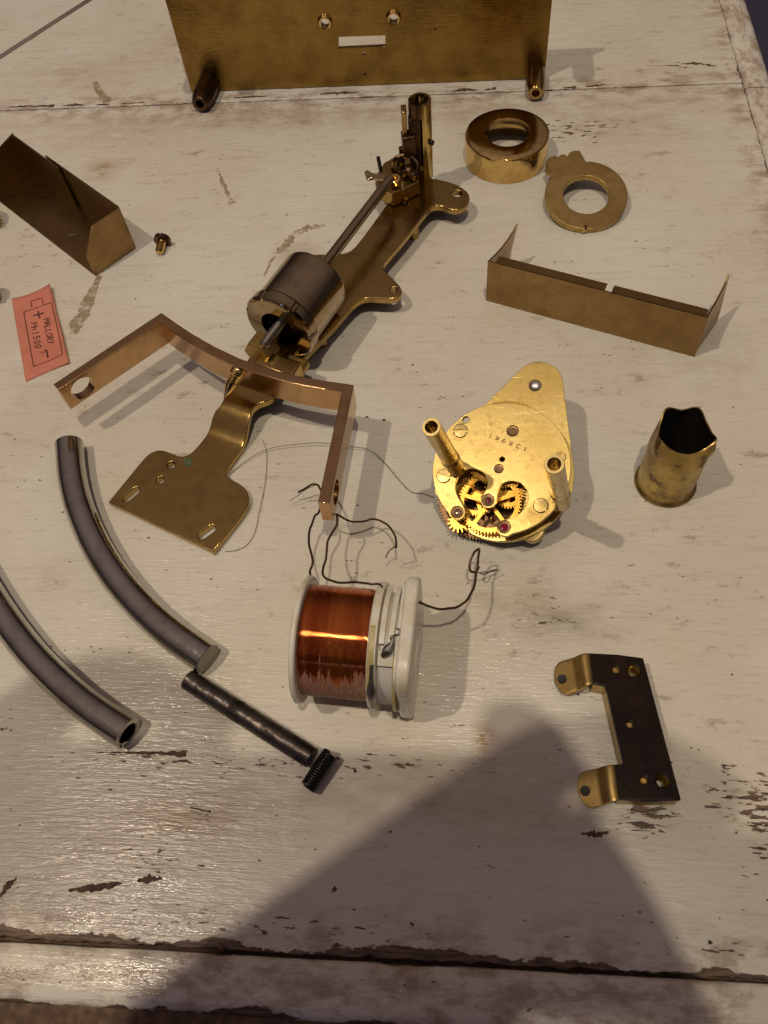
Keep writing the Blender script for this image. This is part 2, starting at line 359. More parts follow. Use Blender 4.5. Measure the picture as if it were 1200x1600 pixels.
def slot(a, b, r, n=8):
    a, b = Vector(a), Vector(b); d = (b - a).normalized(); th = math.atan2(d.y, d.x); o_ = []
    for k in range(n + 1): t = th - math.pi / 2 + math.pi * k / n; o_.append((b.x + r * math.cos(t), b.y + r * math.sin(t)))
    for k in range(n + 1): t = th + math.pi / 2 + math.pi * k / n; o_.append((a.x + r * math.cos(t), a.y + r * math.sin(t)))
    return o_
def pxl(pl, pts): return [pl.px(*p) for p in pts]
def fillet(pts, r, n=5):
    """round every corner of a polygon; pts may carry their own radius (x, y, r)"""
    o_ = []; L = len(pts)
    for i in range(L):
        p = Vector(pts[i][:2]); a = Vector(pts[i - 1][:2]); b = Vector(pts[(i + 1) % L][:2]); rr = pts[i][2] if len(pts[i]) > 2 else r
        da, db = a - p, b - p; la, lb = da.length, db.length; cosang = max(-1, min(1, da.dot(db) / (la * lb))); ang = math.acos(cosang)
        if rr <= 0 or ang > 3.05: o_.append((p.x, p.y)); continue
        t = min(rr / math.tan(ang / 2), la * 0.48, lb * 0.48); p0 = p + da / la * t; p1 = p + db / lb * t
        for k in range(n + 1):
            s = k / n; q = p0 * (1 - s) ** 2 + p * 2 * s * (1 - s) + p1 * s * s; o_.append((q.x, q.y))
    return o_


def boolcut(me, cutters):
    a = bpy.data.objects.new('tmpa', me); C.objects.link(a); tmp = [a]
    for cm in cutters:
        c = bpy.data.objects.new('tmpc', cm); C.objects.link(c); tmp.append(c)
        md = a.modifiers.new('b', 'BOOLEAN'); md.operation = 'DIFFERENCE'; md.object = c; md.solver = 'EXACT'
    dg = bpy.context.evaluated_depsgraph_get(); r = bpy.data.meshes.new_from_object(a.evaluated_get(dg))
    for o in tmp: bpy.data.objects.remove(o)
    r.materials.clear(); return r
def cyl(a, b, r, seg=24): return tube([a, b], r, seg)
def ribbon(pts, w, n=(0, 0, 1), lift=0.0, th=0.0):
    """flat pen stroke along pts"""
    P = [Vector(p) for p in pts]; n = Vector(n).normalized(); vs, fs = [], []
    for i, p in enumerate(P):
        t = (P[min(i + 1, len(P) - 1)] - P[max(i - 1, 0)]).normalized(); s = n.cross(t).normalized() * w / 2
        vs += [p + s + n * lift, p - s + n * lift]
    for i in range(len(P) - 1): fs.append((2 * i, 2 * i + 1, 2 * i + 3, 2 * i + 2))
    return mk(vs, fs, False)
FONT = {
 'M': [[(0, 0), (0.08, 1), (0.42, 0.35), (0.75, 1), (0.85, 0)]], 'A': [[(0, 0), (0.36, 1), (0.72, 0)], [(0.15, 0.4), (0.58, 0.4)]],
 'L': [[(0.05, 1), (0, 0), (0.55, 0.03)]], 'O': [[(0.3, 1), (0.02, 0.75), (0, 0.3), (0.28, 0), (0.6, 0.25), (0.62, 0.75), (0.3, 1)]],
 'R': [[(0, 0), (0.03, 1), (0.45, 0.95), (0.55, 0.72), (0.42, 0.52), (0.03, 0.5)], [(0.25, 0.5), (0.6, 0)]], 'Y': [[(0, 1), (0.3, 0.5), (0.62, 1)], [(0.3, 0.5), (0.25, 0)]],
 'n': [[(0, 0), (0.02, 0.62)], [(0.02, 0.45), (0.2, 0.64), (0.42, 0.55), (0.45, 0)]], '1': [[(0.12, 0.85), (0.25, 1), (0.25, 0)]],
 '5': [[(0.55, 1), (0.08, 1), (0.05, 0.55), (0.4, 0.58), (0.55, 0.3), (0.35, 0.02), (0, 0.1)]], '0': [[(0.3, 1), (0.05, 0.75), (0.05, 0.25), (0.3, 0), (0.55, 0.25), (0.55, 0.75), (0.3, 1)]],
 '3': [[(0.05, 0.9), (0.35, 1), (0.5, 0.75), (0.25, 0.55), (0.55, 0.3), (0.3, 0), (0, 0.12)]], '8': [[(0.28, 0.53), (0.05, 0.78), (0.28, 1), (0.5, 0.78), (0.28, 0.53), (0.02, 0.25), (0.28, 0), (0.55, 0.25), (0.28, 0.53)]],
 '9': [[(0.5, 0.7), (0.28, 0.5), (0.05, 0.7), (0.25, 1), (0.5, 0.75), (0.45, 0.2), (0.2, 0)]], '6': [[(0.45, 1), (0.12, 0.6), (0.05, 0.25), (0.28, 0), (0.52, 0.25), (0.3, 0.5), (0.08, 0.35)]],
}
def text_strokes(txt, start, ex, ey, adv):
    o_ = []
    s = Vector(start); ex = Vector(ex); ey = Vector(ey)
    for i, ch in enumerate(txt):
        for st in FONT[ch]: o_.append([s + ex * (i * adv + a * 0.9 * adv / 0.8) + ey * b for a, b in st])
    return o_
def gear(pl, c, R, teeth, depth, hub, spokes, th, rim=1.2):
    o_ = []
    for k in range(teeth):
        a = 2 * math.pi * k / teeth; q = 2 * math.pi / teeth
        for f, r in ((-0.28, R - depth), (-0.16, R - 0.25 * depth), (0.0, R), (0.16, R - 0.25 * depth), (0.28, R - depth)): o_.append((c[0] + r * math.cos(a + f * q), c[1] + r * math.sin(a + f * q)))
    loops = [o_]
    ri = R - depth - rim
    for k in range(spokes):
        a0 = 2 * math.pi * k / spokes + 0.3; a1 = a0 + 2 * math.pi / spokes; g = 0.55 / ri; gh = 0.55 / hub
        seg = [(c[0] + ri * math.cos(a0 + g + (a1 - a0 - 2 * g) * t / 8), c[1] + ri * math.sin(a0 + g + (a1 - a0 - 2 * g) * t / 8)) for t in range(9)]
        mid = (a0 + a1) / 2
        seg += [(c[0] + hub * math.cos(a1 - gh), c[1] + hub * math.sin(a1 - gh)), (c[0] + hub * math.cos(a0 + gh), c[1] + hub * math.sin(a0 + gh))]
        loops.append(seg)
    return plate(pl, loops, th)

# ================================================================== THE TABLE
def jag(p, q, amp, step=1.3, seed=0.0):
    p, q = Vector(p), Vector(q); n = max(2, int((q - p).length / step)); d = (q - p).normalized(); s = Vector((-d.y, d.x)); o_ = []
    for k in range(n):
        x = p + (q - p) * k / n; j = noise.noise((x.x * 0.22 + seed, x.y * 0.22, seed)) * amp + noise.noise((x.x * 0.9, x.y * 0.9 + seed, 3 + seed)) * amp * 0.5
        o_.append(tuple(x + s * j))
    return o_
XL, XR, XO = -300.0, 144.6, 158.5
YB, YT, YO = -123.4, 218.0, -137.6
main_dense = [(95, -75, 30, 6, 0.05), (115, -112, 25, 14, 0.05), (100, 90, 40, 60, 0.015), (70, 195, 45, 12, 0.05), (112, -98, 13, 14, 0.10), (100, -84, 22, 6, 0.12), (48, -36, 14, 4, 0.05), (58, -29, 8, 5, 0.05), (5, -77, 60, 3, 0.05), (-70, -84, 40, 5, 0.05), (60, 186, 20, 8, 0.09), (70, -90, 7, 5, 0.12), (20, -118, 80, 3, 0.06), (-5, 214, 160, 3, 0.05), (10, 60, 60, 40, 0.012), (-60, -79, 55, 5, 0.09), (10, -78, 40, 4, 0.09), (-45, -90, 60, 12, 0.05), (108, -92, 16, 16, 0.17), (70, -88, 8, 7, 0.16), (52, -38, 16, 5, 0.08), (45, -30, 9, 6, 0.06), (-30, -117, 70, 5, 0.10),
              (85, -118, 18, 4, 0.10), (75, 190, 26, 10, 0.10), (-60, 212, 120, 5, 0.10), (40, -60, 22, 4, 0.09), (-105, -70, 14, 6, 0.14), (60, 30, 30, 15, 0.03), (-50, -105, 26, 5, 0.13)]
main_stains = [(52, -36, 16, 6, (0.26, 0.22, 0.16), 0.55), (-120, 60, 40, 40, (0.55, 0.48, 0.36), 0.35), (10, -85, 60, 10, (0.44, 0.36, 0.27), 0.5), (90, 190, 35, 14, (0.47, 0.40, 0.29), 0.5), (-20, 205, 120, 9, (0.43, 0.34, 0.24), 0.55), (30, 130, 30, 20, (0.55, 0.49, 0.38), 0.35), (-70, -60, 30, 12, (0.53, 0.46, 0.34), 0.4), (-131, 172, 7, 6, (0.36, 0.23, 0.11), 0.9), (30.5, -70.5, 2.6, 3.2, (0.36, 0.20, 0.06), 1.3), (-45, -93, 14, 6, (0.34, 0.25, 0.13), 0.75), (-60, -100, 30, 10, (0.45, 0.37, 0.27), 0.5),
               (120, 208, 5.5, 1.8, (0.44, 0.36, 0.23), 0.9), (-40, 118, 9, 8, (0.38, 0.28, 0.17), 0.5), (-90, 208, 60, 7, (0.42, 0.31, 0.22), 0.5), (40, -30, 14, 6, (0.40, 0.34, 0.22), 0.5),
               (-100, -25, 10, 8, (0.48, 0.42, 0.28), 0.4), (110, 60, 20, 25, (0.50, 0.44, 0.32), 0.4), (-140, 195, 40, 12, (0.5, 0.42, 0.3), 0.4)]
M['paint_main'] = paint('worn_white_paint', [('y', YB, 2.2, 0.39), ('y', YT, 1.0, 0.48), ('x', XR, 1.3, 0.45)], main_dense, main_stains)
M['paint_far'] = paint('worn_white_paint_far', [('y', YT, 0.8, 0.50), ('x', XR, 1.3, 0.45)], [(118, 232, 10, 4, 0.16), (-150, 250, 50, 30, 0.03), (-120, 222, 50, 4, 0.06)], [(-110, 270, 30, 16, (0.5, 0.43, 0.32), 0.5), (-160, 245, 30, 12, (0.45, 0.37, 0.25), 0.5)])
M['paint_edge'] = paint('worn_white_paint_edge', [('y', YO + 0.8, 1.8, 0.43), ('y', YB - 1, 0.7, 0.50)], [], [])
M['paint_side'] = paint('worn_white_paint_side', [('x', XO - 0.5, 1.1, 0.46), ('x', XR + 1, 0.5, 0.52)], [], [], vertical=True)

table = obj('table_top', box((-72.5, 130, -13), 457, 560, 20), 'wood'); table['kind'] = 'structure'
def board(name, outline, mat, z=0.0, th=3.0, bev=0.35):
    return obj(name, plate(flat(z), [outline], th, bev), mat, table, smooth=50)
o_ = jag((XL, YB), (XR, YB), 0.8, seed=1) + jag((XR, YB), (XR, YT - 0.4), 0.5, seed=2) + jag((XR, YT - 0.4), (XL, YT - 0.4), 0.45, seed=3) + [(XL, YT - 0.4)]
board('board', o_, 'paint_main')
o_ = jag((XL, YT + 0.25), (XR, YT + 0.25), 0.4, seed=5) + jag((XR, YT + 0.25), (XR, 420), 0.5, seed=6) + [(XR, 420), (XL, 420)]
board('board', o_, 'paint_far', z=0.25)
def moulding(name, p, q, w0, w1, inn, mat, seedk):
    """rounded edge strip from p to q; profile from inner edge 0 to outer edge w"""
    p, q = Vector(p), Vector(q); L = (q - p).length; d = (q - p) / L; inn = Vector(inn); n = int(L / 3); vs, fs = [], []
    prof = [(0.0, -3.0), (0.0, -0.9), (0.35, -0.35), (1.1, 0.0), (2.6, 0.2), (5, 0.25), (8, 0.1), (10, -0.35), (11.6, -1.2), (12.6, -2.6), (13.1, -4.6), (13.1, -14)]
    for k in range(n + 1):
        x = p + d * (L * k / n)
        for j, (a, z) in enumerate(prof):
            e = noise.noise((x.x * 0.05 + seedk, x.y * 0.05, j * 0.7)) * 0.22
            vs.append((x.x - inn.x * (a + e), x.y - inn.y * (a + e), z + e * 0.5))
    m_ = len(prof)
    for k in range(n):
        for j in range(m_ - 1): fs.append((k * m_ + j, (k + 1) * m_ + j, (k + 1) * m_ + j + 1, k * m_ + j + 1))
    return obj(name, mk(vs, fs), mat, table, smooth=60)
moulding('edge_moulding', (XL, YB - 0.9), (XR + 13.5, YB - 0.9), 0, 0, (0, 1, 0), 'paint_edge', 1)
moulding('edge_moulding', (XR + 0.5, YB - 0.4), (XR + 0.5, YT - 4), 0, 0, (-1, 0, 0), 'paint_side', 2)
moulding('edge_moulding', (XR + 0.5, YT - 3.6), (XR + 0.5, 420), 0, 0, (-1, 0, 0), 'paint_side', 3)

# worn-through gouges and old gum smears with a shape of their own: thin uneven flakes on the paint
def blotch(pts, w, z, wob=0.35, step=0.5):
    """uneven patch along a pixel polyline with widths (mm)"""
    P = catmull([G(*p, z) for p in pts], 14); L = len(P); vs, fs = [], []
    sd = random.uniform(0, 50)
    for i, p in enumerate(P):
        t = (P[min(i + 1, L - 1)] - P[max(i - 1, 0)]).normalized(); s = Vector((-t.y, t.x, 0)); f = i / (L - 1); k = f * (len(w) - 1); a = int(min(k, len(w) - 2)); ww = w[a] + (w[a + 1] - w[a]) * (k - a)
        e1 = 1 + wob * noise.noise((i * 0.35, sd, 0)) * 2; e2 = 1 + wob * noise.noise((i * 0.35, sd, 9)) * 2
        vs += [p + s * ww / 2 * e1, p - s * ww / 2 * e2]
    for i in range(L - 1): fs.append((2 * i, 2 * i + 1, 2 * i + 3, 2 * i + 2))
    return mk(vs, fs, False)
g = [blotch([(107, 1391), (140, 1388), (172, 1383), (190, 1379)], [0.5, 1.6, 1.5, 0.4], 0.03, 0.5), blotch([(214, 1377), (235, 1373), (254, 1373)], [0.5, 1.8, 0.4], 0.03, 0.5), blotch([(0, 1401), (12, 1385), (26, 1371)], [1.2, 1.6, 0.4], 0.03, 0.5),
     blotch([(150, 1176), (200, 1176), (250, 1177), (291, 1179)], [0.2, 0.5, 0.9, 1.5], 0.03, 0.5), blotch([(520, 1388), (526, 1391)], [1.3, 0.8], 0.03, 0.5), blotch([(1108, 1475), (1111, 1470)], [0.8, 1.0], 0.03),
     blotch([(908, 1302), (930, 1304), (952, 1300)], [0.3, 1.6, 0.4], 0.03, 0.7), blotch([(1064, 100), (1090, 99), (1118, 103)], [0.3, 2.6, 0.5], 0.3, 0.7), blotch([(1010, 84 + 19), (1060, 102)], [0.1, 0.5], 0.3, 0.5),
     blotch([(640, 1430 + 10), (646, 1446)], [0.2, 0.9], 0.03), blotch([(705, 143), (725, 140), (745, 141)], [0.5, 2.2, 0.6], 0.3, 0.5), blotch([(757, 140), (775, 138)], [0.6, 1.8], 0.3, 0.5), blotch([(880, 137), (900, 136)], [0.8, 1.5], 0.3, 0.5), blotch([(915, 135), (930, 134), (945, 132)], [0.8, 1.7, 0.6], 0.3, 0.5),
     blotch([(97, 165), (115, 164), (132, 164)], [0.5, 2.0, 0.6], 0.3, 0.5), blotch([(15, 167), (40, 166), (85, 165)], [0.4, 1.3, 1.6], 0.3, 0.8), blotch([(150, 164), (170, 163)], [0.6, 1.5], 0.3, 0.5), blotch([(190, 162), (225, 160)], [0.6, 1.1], 0.3, 0.5), blotch([(365, 153), (395, 151), (415, 151)], [0.5, 1.5, 0.5], 0.3, 0.5), blotch([(500, 147), (530, 145), (560, 144)], [0.6, 1.9, 0.8], 0.3, 0.7),
     blotch([(297, 1262), (330, 1268)], [0.3, 0.4], 0.03), blotch([(340, 1476), (349, 1482)], [0.9, 1.6], 0.03)]
chips = obj('paint_gouges', cat(*g), 'wood', table); chips['kind'] = 'stuff'
g = [blotch([(156, 430), (146, 452), (136, 475), (130, 492), (120, 505), (115, 522)], [2.0, 3.4, 5.2, 4.6, 6.0, 3.0], 0.06, 0.25), blotch([(340, 262), (350, 290), (363, 318)], [0.4, 1.6, 2.6], 0.05, 0.4),
     blotch([(147, 127), (156, 143), (168, 160)], [2.0, 3.5, 5.0], 0.32, 0.25), blotch([(508, 352), (480, 357), (458, 368), (446, 385), (430, 398), (412, 432)], [1.2, 3.0, 2.4, 4.2, 1.5, 0.8], 0.05, 0.6),
     ]
smear = obj('gum_smears', cat(*g), 'gum', table); smear['kind'] = 'stuff'
fl = obj('floor', box((600, 300, -760), 4000, 4000, 20), 'floor'); fl['kind'] = 'structure'

# ================================================================== CLOCK PLATE
PB = Plane((0, 226, 0), (0, -1, 0), (1, 0, 0))
t = thing('clock_plate', 'large upright brown brass clock plate with white slot standing at the far edge', 'metal plate', (-20, 226, 0))
sl = pxl(PB, [(529, 58), (602, 55.5), (602, 72.5), (529, 76)])
b1, b2 = PB.px(508, 34), PB.px(615, 27)
def ell(c, r): return circ(c, r, 24)
holes = [fillet(sl, 0.2), ell(b1, 2.0), ell(b2, 2.0), ell(PB.px(568, 84), 0.7), ell(PB.px(570, 116), 0.6), ell(PB.px(680, 45), 0.5)]
obj('plate', plate(PB, [fillet([(-101.3, 0.6), (60.3, 0.6), (60.3, 62), (-101.3, 62)], 0.5)] + holes, 2.0, 0.15), 'plate', t)
for b in (b1, b2):
    obj('bushing', lathe([(2.0, -2.0), (2.0, 1.5), (2.5, 1.6), (2.9, 0.9), (3.3, 0.0)], PB.w(*b), PB.n, 28), 'gold', t)
for (u0, v0, u1, v1, r, mt) in ((326, 124, 312, 163, 4.6, 'darkbrass'), (838, 100, 837, 146, 4.2, 'satin')):
    a = PB.w(*PB.px(u0, v0)); a.z = r + 0.1; e = G(u1, v1, r); n_ = (e - a).normalized(); L = (e - a).length
    fn = (lambda A, i, rr, h: (rr * (1 + 0.035 * math.cos(11 * A)) if i in (1, 2, 3) else rr, h)) if mt == 'darkbrass' else None
    obj('pillar', lathe([(0, 0.0), (r, 0.02), (r, 2.0), (r * 1.0, L - 4), (r * 0.78, L - 0.4), (r * 0.70, L), (r * 0.40, L - 0.1), (r * 0.38, L - 5), (0, L - 5)], a, n_, 44, fn=fn), mt, t)
for x in (-94, 53):
    obj('pillar', lathe([(0, 0), (4.4, 0.02), (4.4, 16), (3.2, 20), (1.6, 20), (1.6, 15), (0, 15)], (x, 226, 55), PB.n, 24), 'satin', t)

# ================================================================== FOLDED SHEET TRAYS
def tray_frame(p, q):
    p, q = Vector(p), Vector(q); ex = (q - p); L = ex.length; ex = ex / L
    return p, ex, L
# open tray, left
t = thing('sheet_tray', 'dark brown folded brass tray cut off by the left edge of the picture', 'metal tray', G(70, 350))
A, Bq, Fq = G(52, 272), G(211, 388), G(147, 430); ex = (Bq - A).normalized(); L = (Bq - A).length; W = (Fq - Bq).length; ey = Vector((ex.y, -ex.x, 0)); Z = Vector((0, 0, 1))
obj('floor_panel', box(A + ex * L / 2 + ey * W / 2 + Z * 0.35, L, W, 0.6, ex), 'sheet', t, bevel=0.1)
wallp = Plane(A + Z * 0.35, ey, ex)
def up2(pl): return pl if pl.y.z > 0 else pl
def vplate(o, xd, pts, th):
    """upright plate: pts are (along xd, height)"""
    xd = Vector(xd).normalized(); n_ = xd.cross(Vector((0, 0, 1))); pl = Plane(o, n_, xd)
    return plate(pl, [pts], th, 0.08, 1)
obj('back_wall', vplate(A + Z * 0.3, ex, [(26, 0), (L, 0), (L, 19.5), (24, 19.5)], 0.6), 'sheet', t)
obj('inner_flap', vplate(A + ey * 1.1 + Z * 0.3, ex, [(0.4, 0), (35.5, 0), (34.8, 19.2), (0.4, 19.7)], 0.6), 'sheet', t)
endp = [(0, 0), (W, 0)] + [(W * 0.995, 9.0), (W * 0.70, 18.6), (W * 0.62, 19.4), (0, 19.5)]
obj('end_wall', vplate(Bq + Z * 0.3, ey, endp, 0.6), 'sheet', t)
obj('end_wall', vplate(A + Z * 0.3, ey, [(0, 0), (W, 0), (W, 14), (0, 19.7)], 0.6), 'sheet', t)
obj('scuff', blotch([(107, 368), (117, 366)], [0.4, 1.0], 0.80), 'silver', t)
# strip with pointed ends, right
A, Bq = G(760, 470), G(1085, 558); ex = (Bq - A).normalized(); L = (Bq - A).length; eb = Vector((-ex.y, ex.x, 0))
t = thing('sheet_bracket', 'long folded brown brass strip with two sharp pointed ends standing on edge', 'metal strip', (A + Bq) / 2)
obj('front_wall', vplate(A, ex, [(0, 0), (L, 0), (L, 18.6), (0, 18.6)], 0.6), 'sheet', t, bevel=0)
nt0, nt1 = L * 0.545, L * 0.575
fl2 = Plane(A + Z * 18.6, (0, 0, 1), ex)
obj('top_flange', plate(fl2, [[(2.5, 0.1), (nt0, 0.1), (nt0, 3.9), (2.5, 3.9)]], 0.6, 0.08), 'sheet', t)
obj('top_flange', plate(fl2, [[(nt1, 0.1), (L - 0.8, 0.1), (L - 0.8, 3.9), (nt1, 3.9)]], 0.6, 0.08), 'sheet', t)
def spike(o, lean, sg):
    pts = [(0, 0.0), (10, 0.0), (18.5, 0.0), (19.6, 4.0), (20.2, 9.0), (20.7, 15.0), (21.3, 19.0)]
    for k in range(9, -1, -1):
        u = k / 10; pts.append((20.3 * u ** 1.0, 18.6 - 0.4 * u - 1.6 * math.sin(math.pi * u ** 1.2)))
    me = vplate(o, (eb + ex * lean).normalized(), pts, 0.6)
    bm = bmesh.new(); bm.from_mesh(me); bmesh.ops.triangulate(bm, faces=bm.faces); bmesh.ops.subdivide_edges(bm, edges=bm.edges, cuts=2, use_grid_fill=True)
    for v in bm.verts:
        d_ = (v.co - o).dot(eb) / 20; v.co += ex * sg * 0.10 * (19 - v.co.z) * max(0, d_)
    bm.to_mesh(me); bm.free(); return me
obj('pointed_flap', spike(A + ex * 0.35, 0.14, -1), 'sheet', t)
obj('pointed_flap', spike(Bq - ex * 0.35, 0.10, 1), 'sheet', t)

# ================================================================== RINGS
c = G(790, 246)
t = obj('deep_ring', lathe([(15.7, 0), (16.8, 0), (17.0, 0.3), (17.0, 10.2), (16.7, 11.0), (16.0, 11.5), (14.5, 11.7), (9.8, 11.75), (8.9, 11.5), (8.5, 11.0), (8.5, 9.4), (9.0, 9.2), (14.9, 9.6), (15.7, 8.8), (15.7, 0)], c, (0.0, 0.0, 1), 72,
          fn=lambda A, i, r, h: (r + (0.10 * math.sin(3 * A + 1) if 3 < i < 12 else 0), h + 0.12 * math.sin(2 * A + 0.6))), 'gold')
tag(t, 'shiny deep brass ring cap with a wide central hole beside the clock plate', 'brass ring')
# clamp ring, leaning on its lug
PR = Plane(G(916, 304, 6.0), (0.02, -0.225, 0.97), (1, 0, 0))
t = thing('clamp_ring', 'flat dull brass ring with a toothed clamp lug, tilted below the shiny ring', 'brass ring', G(916, 320))
R1 = abs(PR.px(981, 304)[0]); R0 = R1 * 0.555
def z7(x, y): return (680 + x / 3.75, 150 + y / 3.75)
lug = pxl(PR, [z7(668, 452), z7(662, 420), z7(660, 385), z7(672, 356), z7(700, 347), z7(720, 358), z7(735, 342), z7(760, 340), z7(775, 352), z7(790, 328), z7(820, 317), z7(848, 320), z7(866, 352), z7(885, 384), z7(905, 378)])
outl = []
a_s = math.atan2(lug[-1][1], lug[-1][0]); a_e = math.atan2(lug[0][1], lug[0][0])
for k in range(61):
    a = a_s - (a_s - a_e + (0 if a_s > a_e else 2 * math.pi)) * 0 - (2 * math.pi - ((a_e - a_s) % (2 * math.pi))) * k / 60
    outl.append((R1 * math.cos(a), R1 * math.sin(a)))
outl += lug[1:-1]
obj('ring', plate(PR, [outl, circ((0, 0), R0, 48)], 2.6, 0.3), 'pale', t)
for q, rr in ((z7(690, 385), 2.6), (z7(748, 366), 2.2), (z7(822, 346), 2.6)):
    p = PR.px(*q); obj('knuckle', cyl(PR.w(p[0], p[1], -5.5), PR.w(p[0], p[1], -0.4), rr, 16), 'pale', t, bevel=0.3)
p = PR.px(*z7(872, 772)); obj('notch_screw', cyl(PR.w(p[0], p[1] + 0.9, -1.4), PR.w(p[0], p[1] - 0.9, -1.0), 0.9, 12), 'gold', t)
obj('notch', box(PR.w(p[0] + 0.6, p[1] + 0.3, -0.6), 0.9, 1.8, 1.3, PR.x, PR.n), 'darkbrass', t)
# a brass knob and a disc that only just enter at the left edge
c = G(-22, 352); t = obj('turned_disc', lathe([(0, 0), (6.6, 0), (7.0, 0.6), (7.0, 7.5), (6.4, 8.2), (2.5, 8.4), (2.3, 6), (0, 6)], c, (0, 0, 1), 40), 'gold'); tag(t, 'golden turned disc entering at the left edge below the dark tray', 'brass disc')
c = G(-16, 470); t = obj('brass_bush', lathe([(0, 0), (4.6, 0), (4.8, 0.5), (4.8, 9), (4.2, 9.6), (1.6, 9.6), (1.6, 6), (0, 6)], c, (0, 0, 1), 36), 'pale'); tag(t, 'small dull brass bush at the left edge beside the pink paper', 'brass bush')
# small screw
a = G(253, 378, 2.6); e = G(248, 398, 1.4); n_ = (e - a).normalized()
t = thing('small_screw', 'tiny brass screw lying alone beside the dark tray', 'screw', G(250, 390))
obj('screw_head', boolcut(lathe([(0, -2.0), (3.1, -2.0), (3.3, -1.6), (3.3, 0), (0, 0)], a, n_, 28), [box(a - n_ * 2.0, 0.8, 9, 1.4, Vector((0, 0, 1)).cross(n_), n_)]), 'darkbrass', t)
obj('screw_shank', lathe([(1.7, 0)] + [(1.7 - 0.22 * (k % 2), 0.3 + k * 0.35) for k in range(13)] + [(1.2, 5.2), (0, 5.3)], a, n_, 20), 'gold', t)

# ================================================================== PINK PAPER
t = thing('paper_note', 'pink paper note with a hand-drawn battery and writing', 'paper note', G(63, 530))
c00, c10, c11, c01 = (18, 466), (77.5, 443), (108, 566), (40, 596)
def tz(s, v): return 0.35 + 0.25 * math.sin(v * 9.0 + s * 2.0) * s + 2.2 * max(0, s - 0.35) ** 2 * (0.5 + 0.5 * v) + 1.3 * (1 - v) ** 4 + 0.7 * max(0, 0.2 - s)
def tp(s, v, dz=0.0):
    u0 = (c00[0] * (1 - s) + c10[0] * s, c00[1] * (1 - s) + c10[1] * s); u1 = (c01[0] * (1 - s) + c11[0] * s, c01[1] * (1 - s) + c11[1] * s)
    sag = -4.0 * 4 * s * (1 - s) * (1 - v) * -1
    p = (u0[0] * (1 - v) + u1[0] * v, u0[1] * (1 - v) + u1[1] * v + sag)
    return G(p[0], p[1], tz(s, v) + dz)
NS, NV = 14, 22
vs = [tp(i / NS, j / NV) for j in range(NV + 1) for i in range(NS + 1)]
fs = [(j * (NS + 1) + i, j * (NS + 1) + i + 1, (j + 1) * (NS + 1) + i + 1, (j + 1) * (NS + 1) + i) for j in range(NV) for i in range(NS)]
me = mk(vs, fs)
if me.polygons[0].normal.z < 0: me.flip_normals()
o = obj('sheet', me, 'paper', t, wn=False); sd = o.modifiers.new('t', 'SOLIDIFY'); sd.thickness = 0.00012; sd.offset = -1
def st_of(x, y):
    """zoom pixel -> sheet parameters"""
    u, v = 15 + x / 9.7, 435 + y / 9.7; s, q = 0.5, 0.5
    for _ in range(25):
        e0 = (c00[0] * (1 - s) + c10[0] * s, c00[1] * (1 - s) + c10[1] * s + 16 * s * (1 - s) * (1 - q)); e1 = (c01[0] * (1 - s) + c11[0] * s, c01[1] * (1 - s) + c11[1] * s)
        pu = e0[0] * (1 - q) + e1[0] * q; pv = e0[1] * (1 - q) + e1[1] * q
        q += (v - pv) / 125 - (u - pu) * 0 ; s += (u - pu) / 65
    return s, q
def ink(pts, w):
    P = []
    for a, b in zip(pts, pts[1:]):
        n = max(2, int((Vector(b) - Vector(a)).length / 25))
        P += [Vector(a).lerp(Vector(b), k / n) for k in range(n)]
    P.append(Vector(pts[-1])); return ribbon([tp(*st_of(p[0], p[1]), 0.06) for p in P], w)
S = [[(215, 505), (425, 435), (630, 360), (690, 600), (735, 800), (800, 1150), (600, 1245), (365, 1330), (290, 930), (215, 505)], [(333, 430), (325, 340), (490, 290), (512, 395)]]
obj('battery_drawing', cat(*[ink(s, 0.34) for s in S]), 'ink', t)
S = [[(355, 558), (520, 515)], [(430, 485), (453, 595)], [(528, 1095), (560, 1076), (582, 1200)]]
obj('polarity_marks', cat(*[ink(s, 0.62) for s in S]), 'ink', t)
ex2, ey2 = Vector((0.16, 0.987)), Vector((0.98, -0.17))
S = text_strokes('MALLORY', (512, 612), ex2, ey2 * 100, 57) + text_strokes('Mn1500', (318, 672), ex2, ey2 * 105, 68)
obj('lettering', cat(*[ink([tuple(p) for p in s], 0.40) for s in S]), 'ink', t)
obj('red_smudge', ink([(470, 1105), (505, 1115), (540, 1110)], 0.9), 'smudge', t)

# ================================================================== SUSPENSION BRACKET
t = thing('suspension_bracket', 'long brass clock bracket carrying a grey metal drum on a rod', 'clock bracket', G(420, 590))
d3 = Vector((0.406, 0.914, 0)).normalized(); s3 = Vector((d3.y, -d3.x, 0))
ZF, ZA = 2.6, 8.6
foot = [(169, 784, .6), (217, 725), (233, 707), (250, 702), (264, 706), (280, 713), (291, 712), (303, 704), (325, 677), (338, 655)]
upl = [(345, 632), (352, 616), (378, 575), (420, 512), (452, 452), (471, 411), (479, 402), (490, 397), (510, 397), (538, 396), (551, 390), (566, 372), (613, 307), (603, 305), (588, 297), (585, 279), (600, 259), (625, 246), (650, 262),
       (672, 278), (681, 279), (710, 286), (729, 297), (735, 308), (730, 321), (716, 328), (704, 327), (690, 321), (678, 321), (668, 328), (630, 377), (600, 410), (598, 420), (616, 437), (629, 451), (626, 463), (612, 467), (592, 466), (566, 465), (548, 480), (522, 512), (478, 555), (440, 605), (425, 625)]
footr = [(402, 650), (392, 676), (382, 695), (367, 715), (354, 733), (353, 741), (360, 748), (376, 756), (387, 767), (390, 784), (382, 800), (365, 822), (333, 862, .6)]
o_ = [tuple(G(p[0], p[1], ZF)[:2]) for p in foot] + [tuple(G(p[0], p[1], ZA)[:2]) for p in upl] + [tuple(G(p[0], p[1], ZF)[:2]) for p in footr]
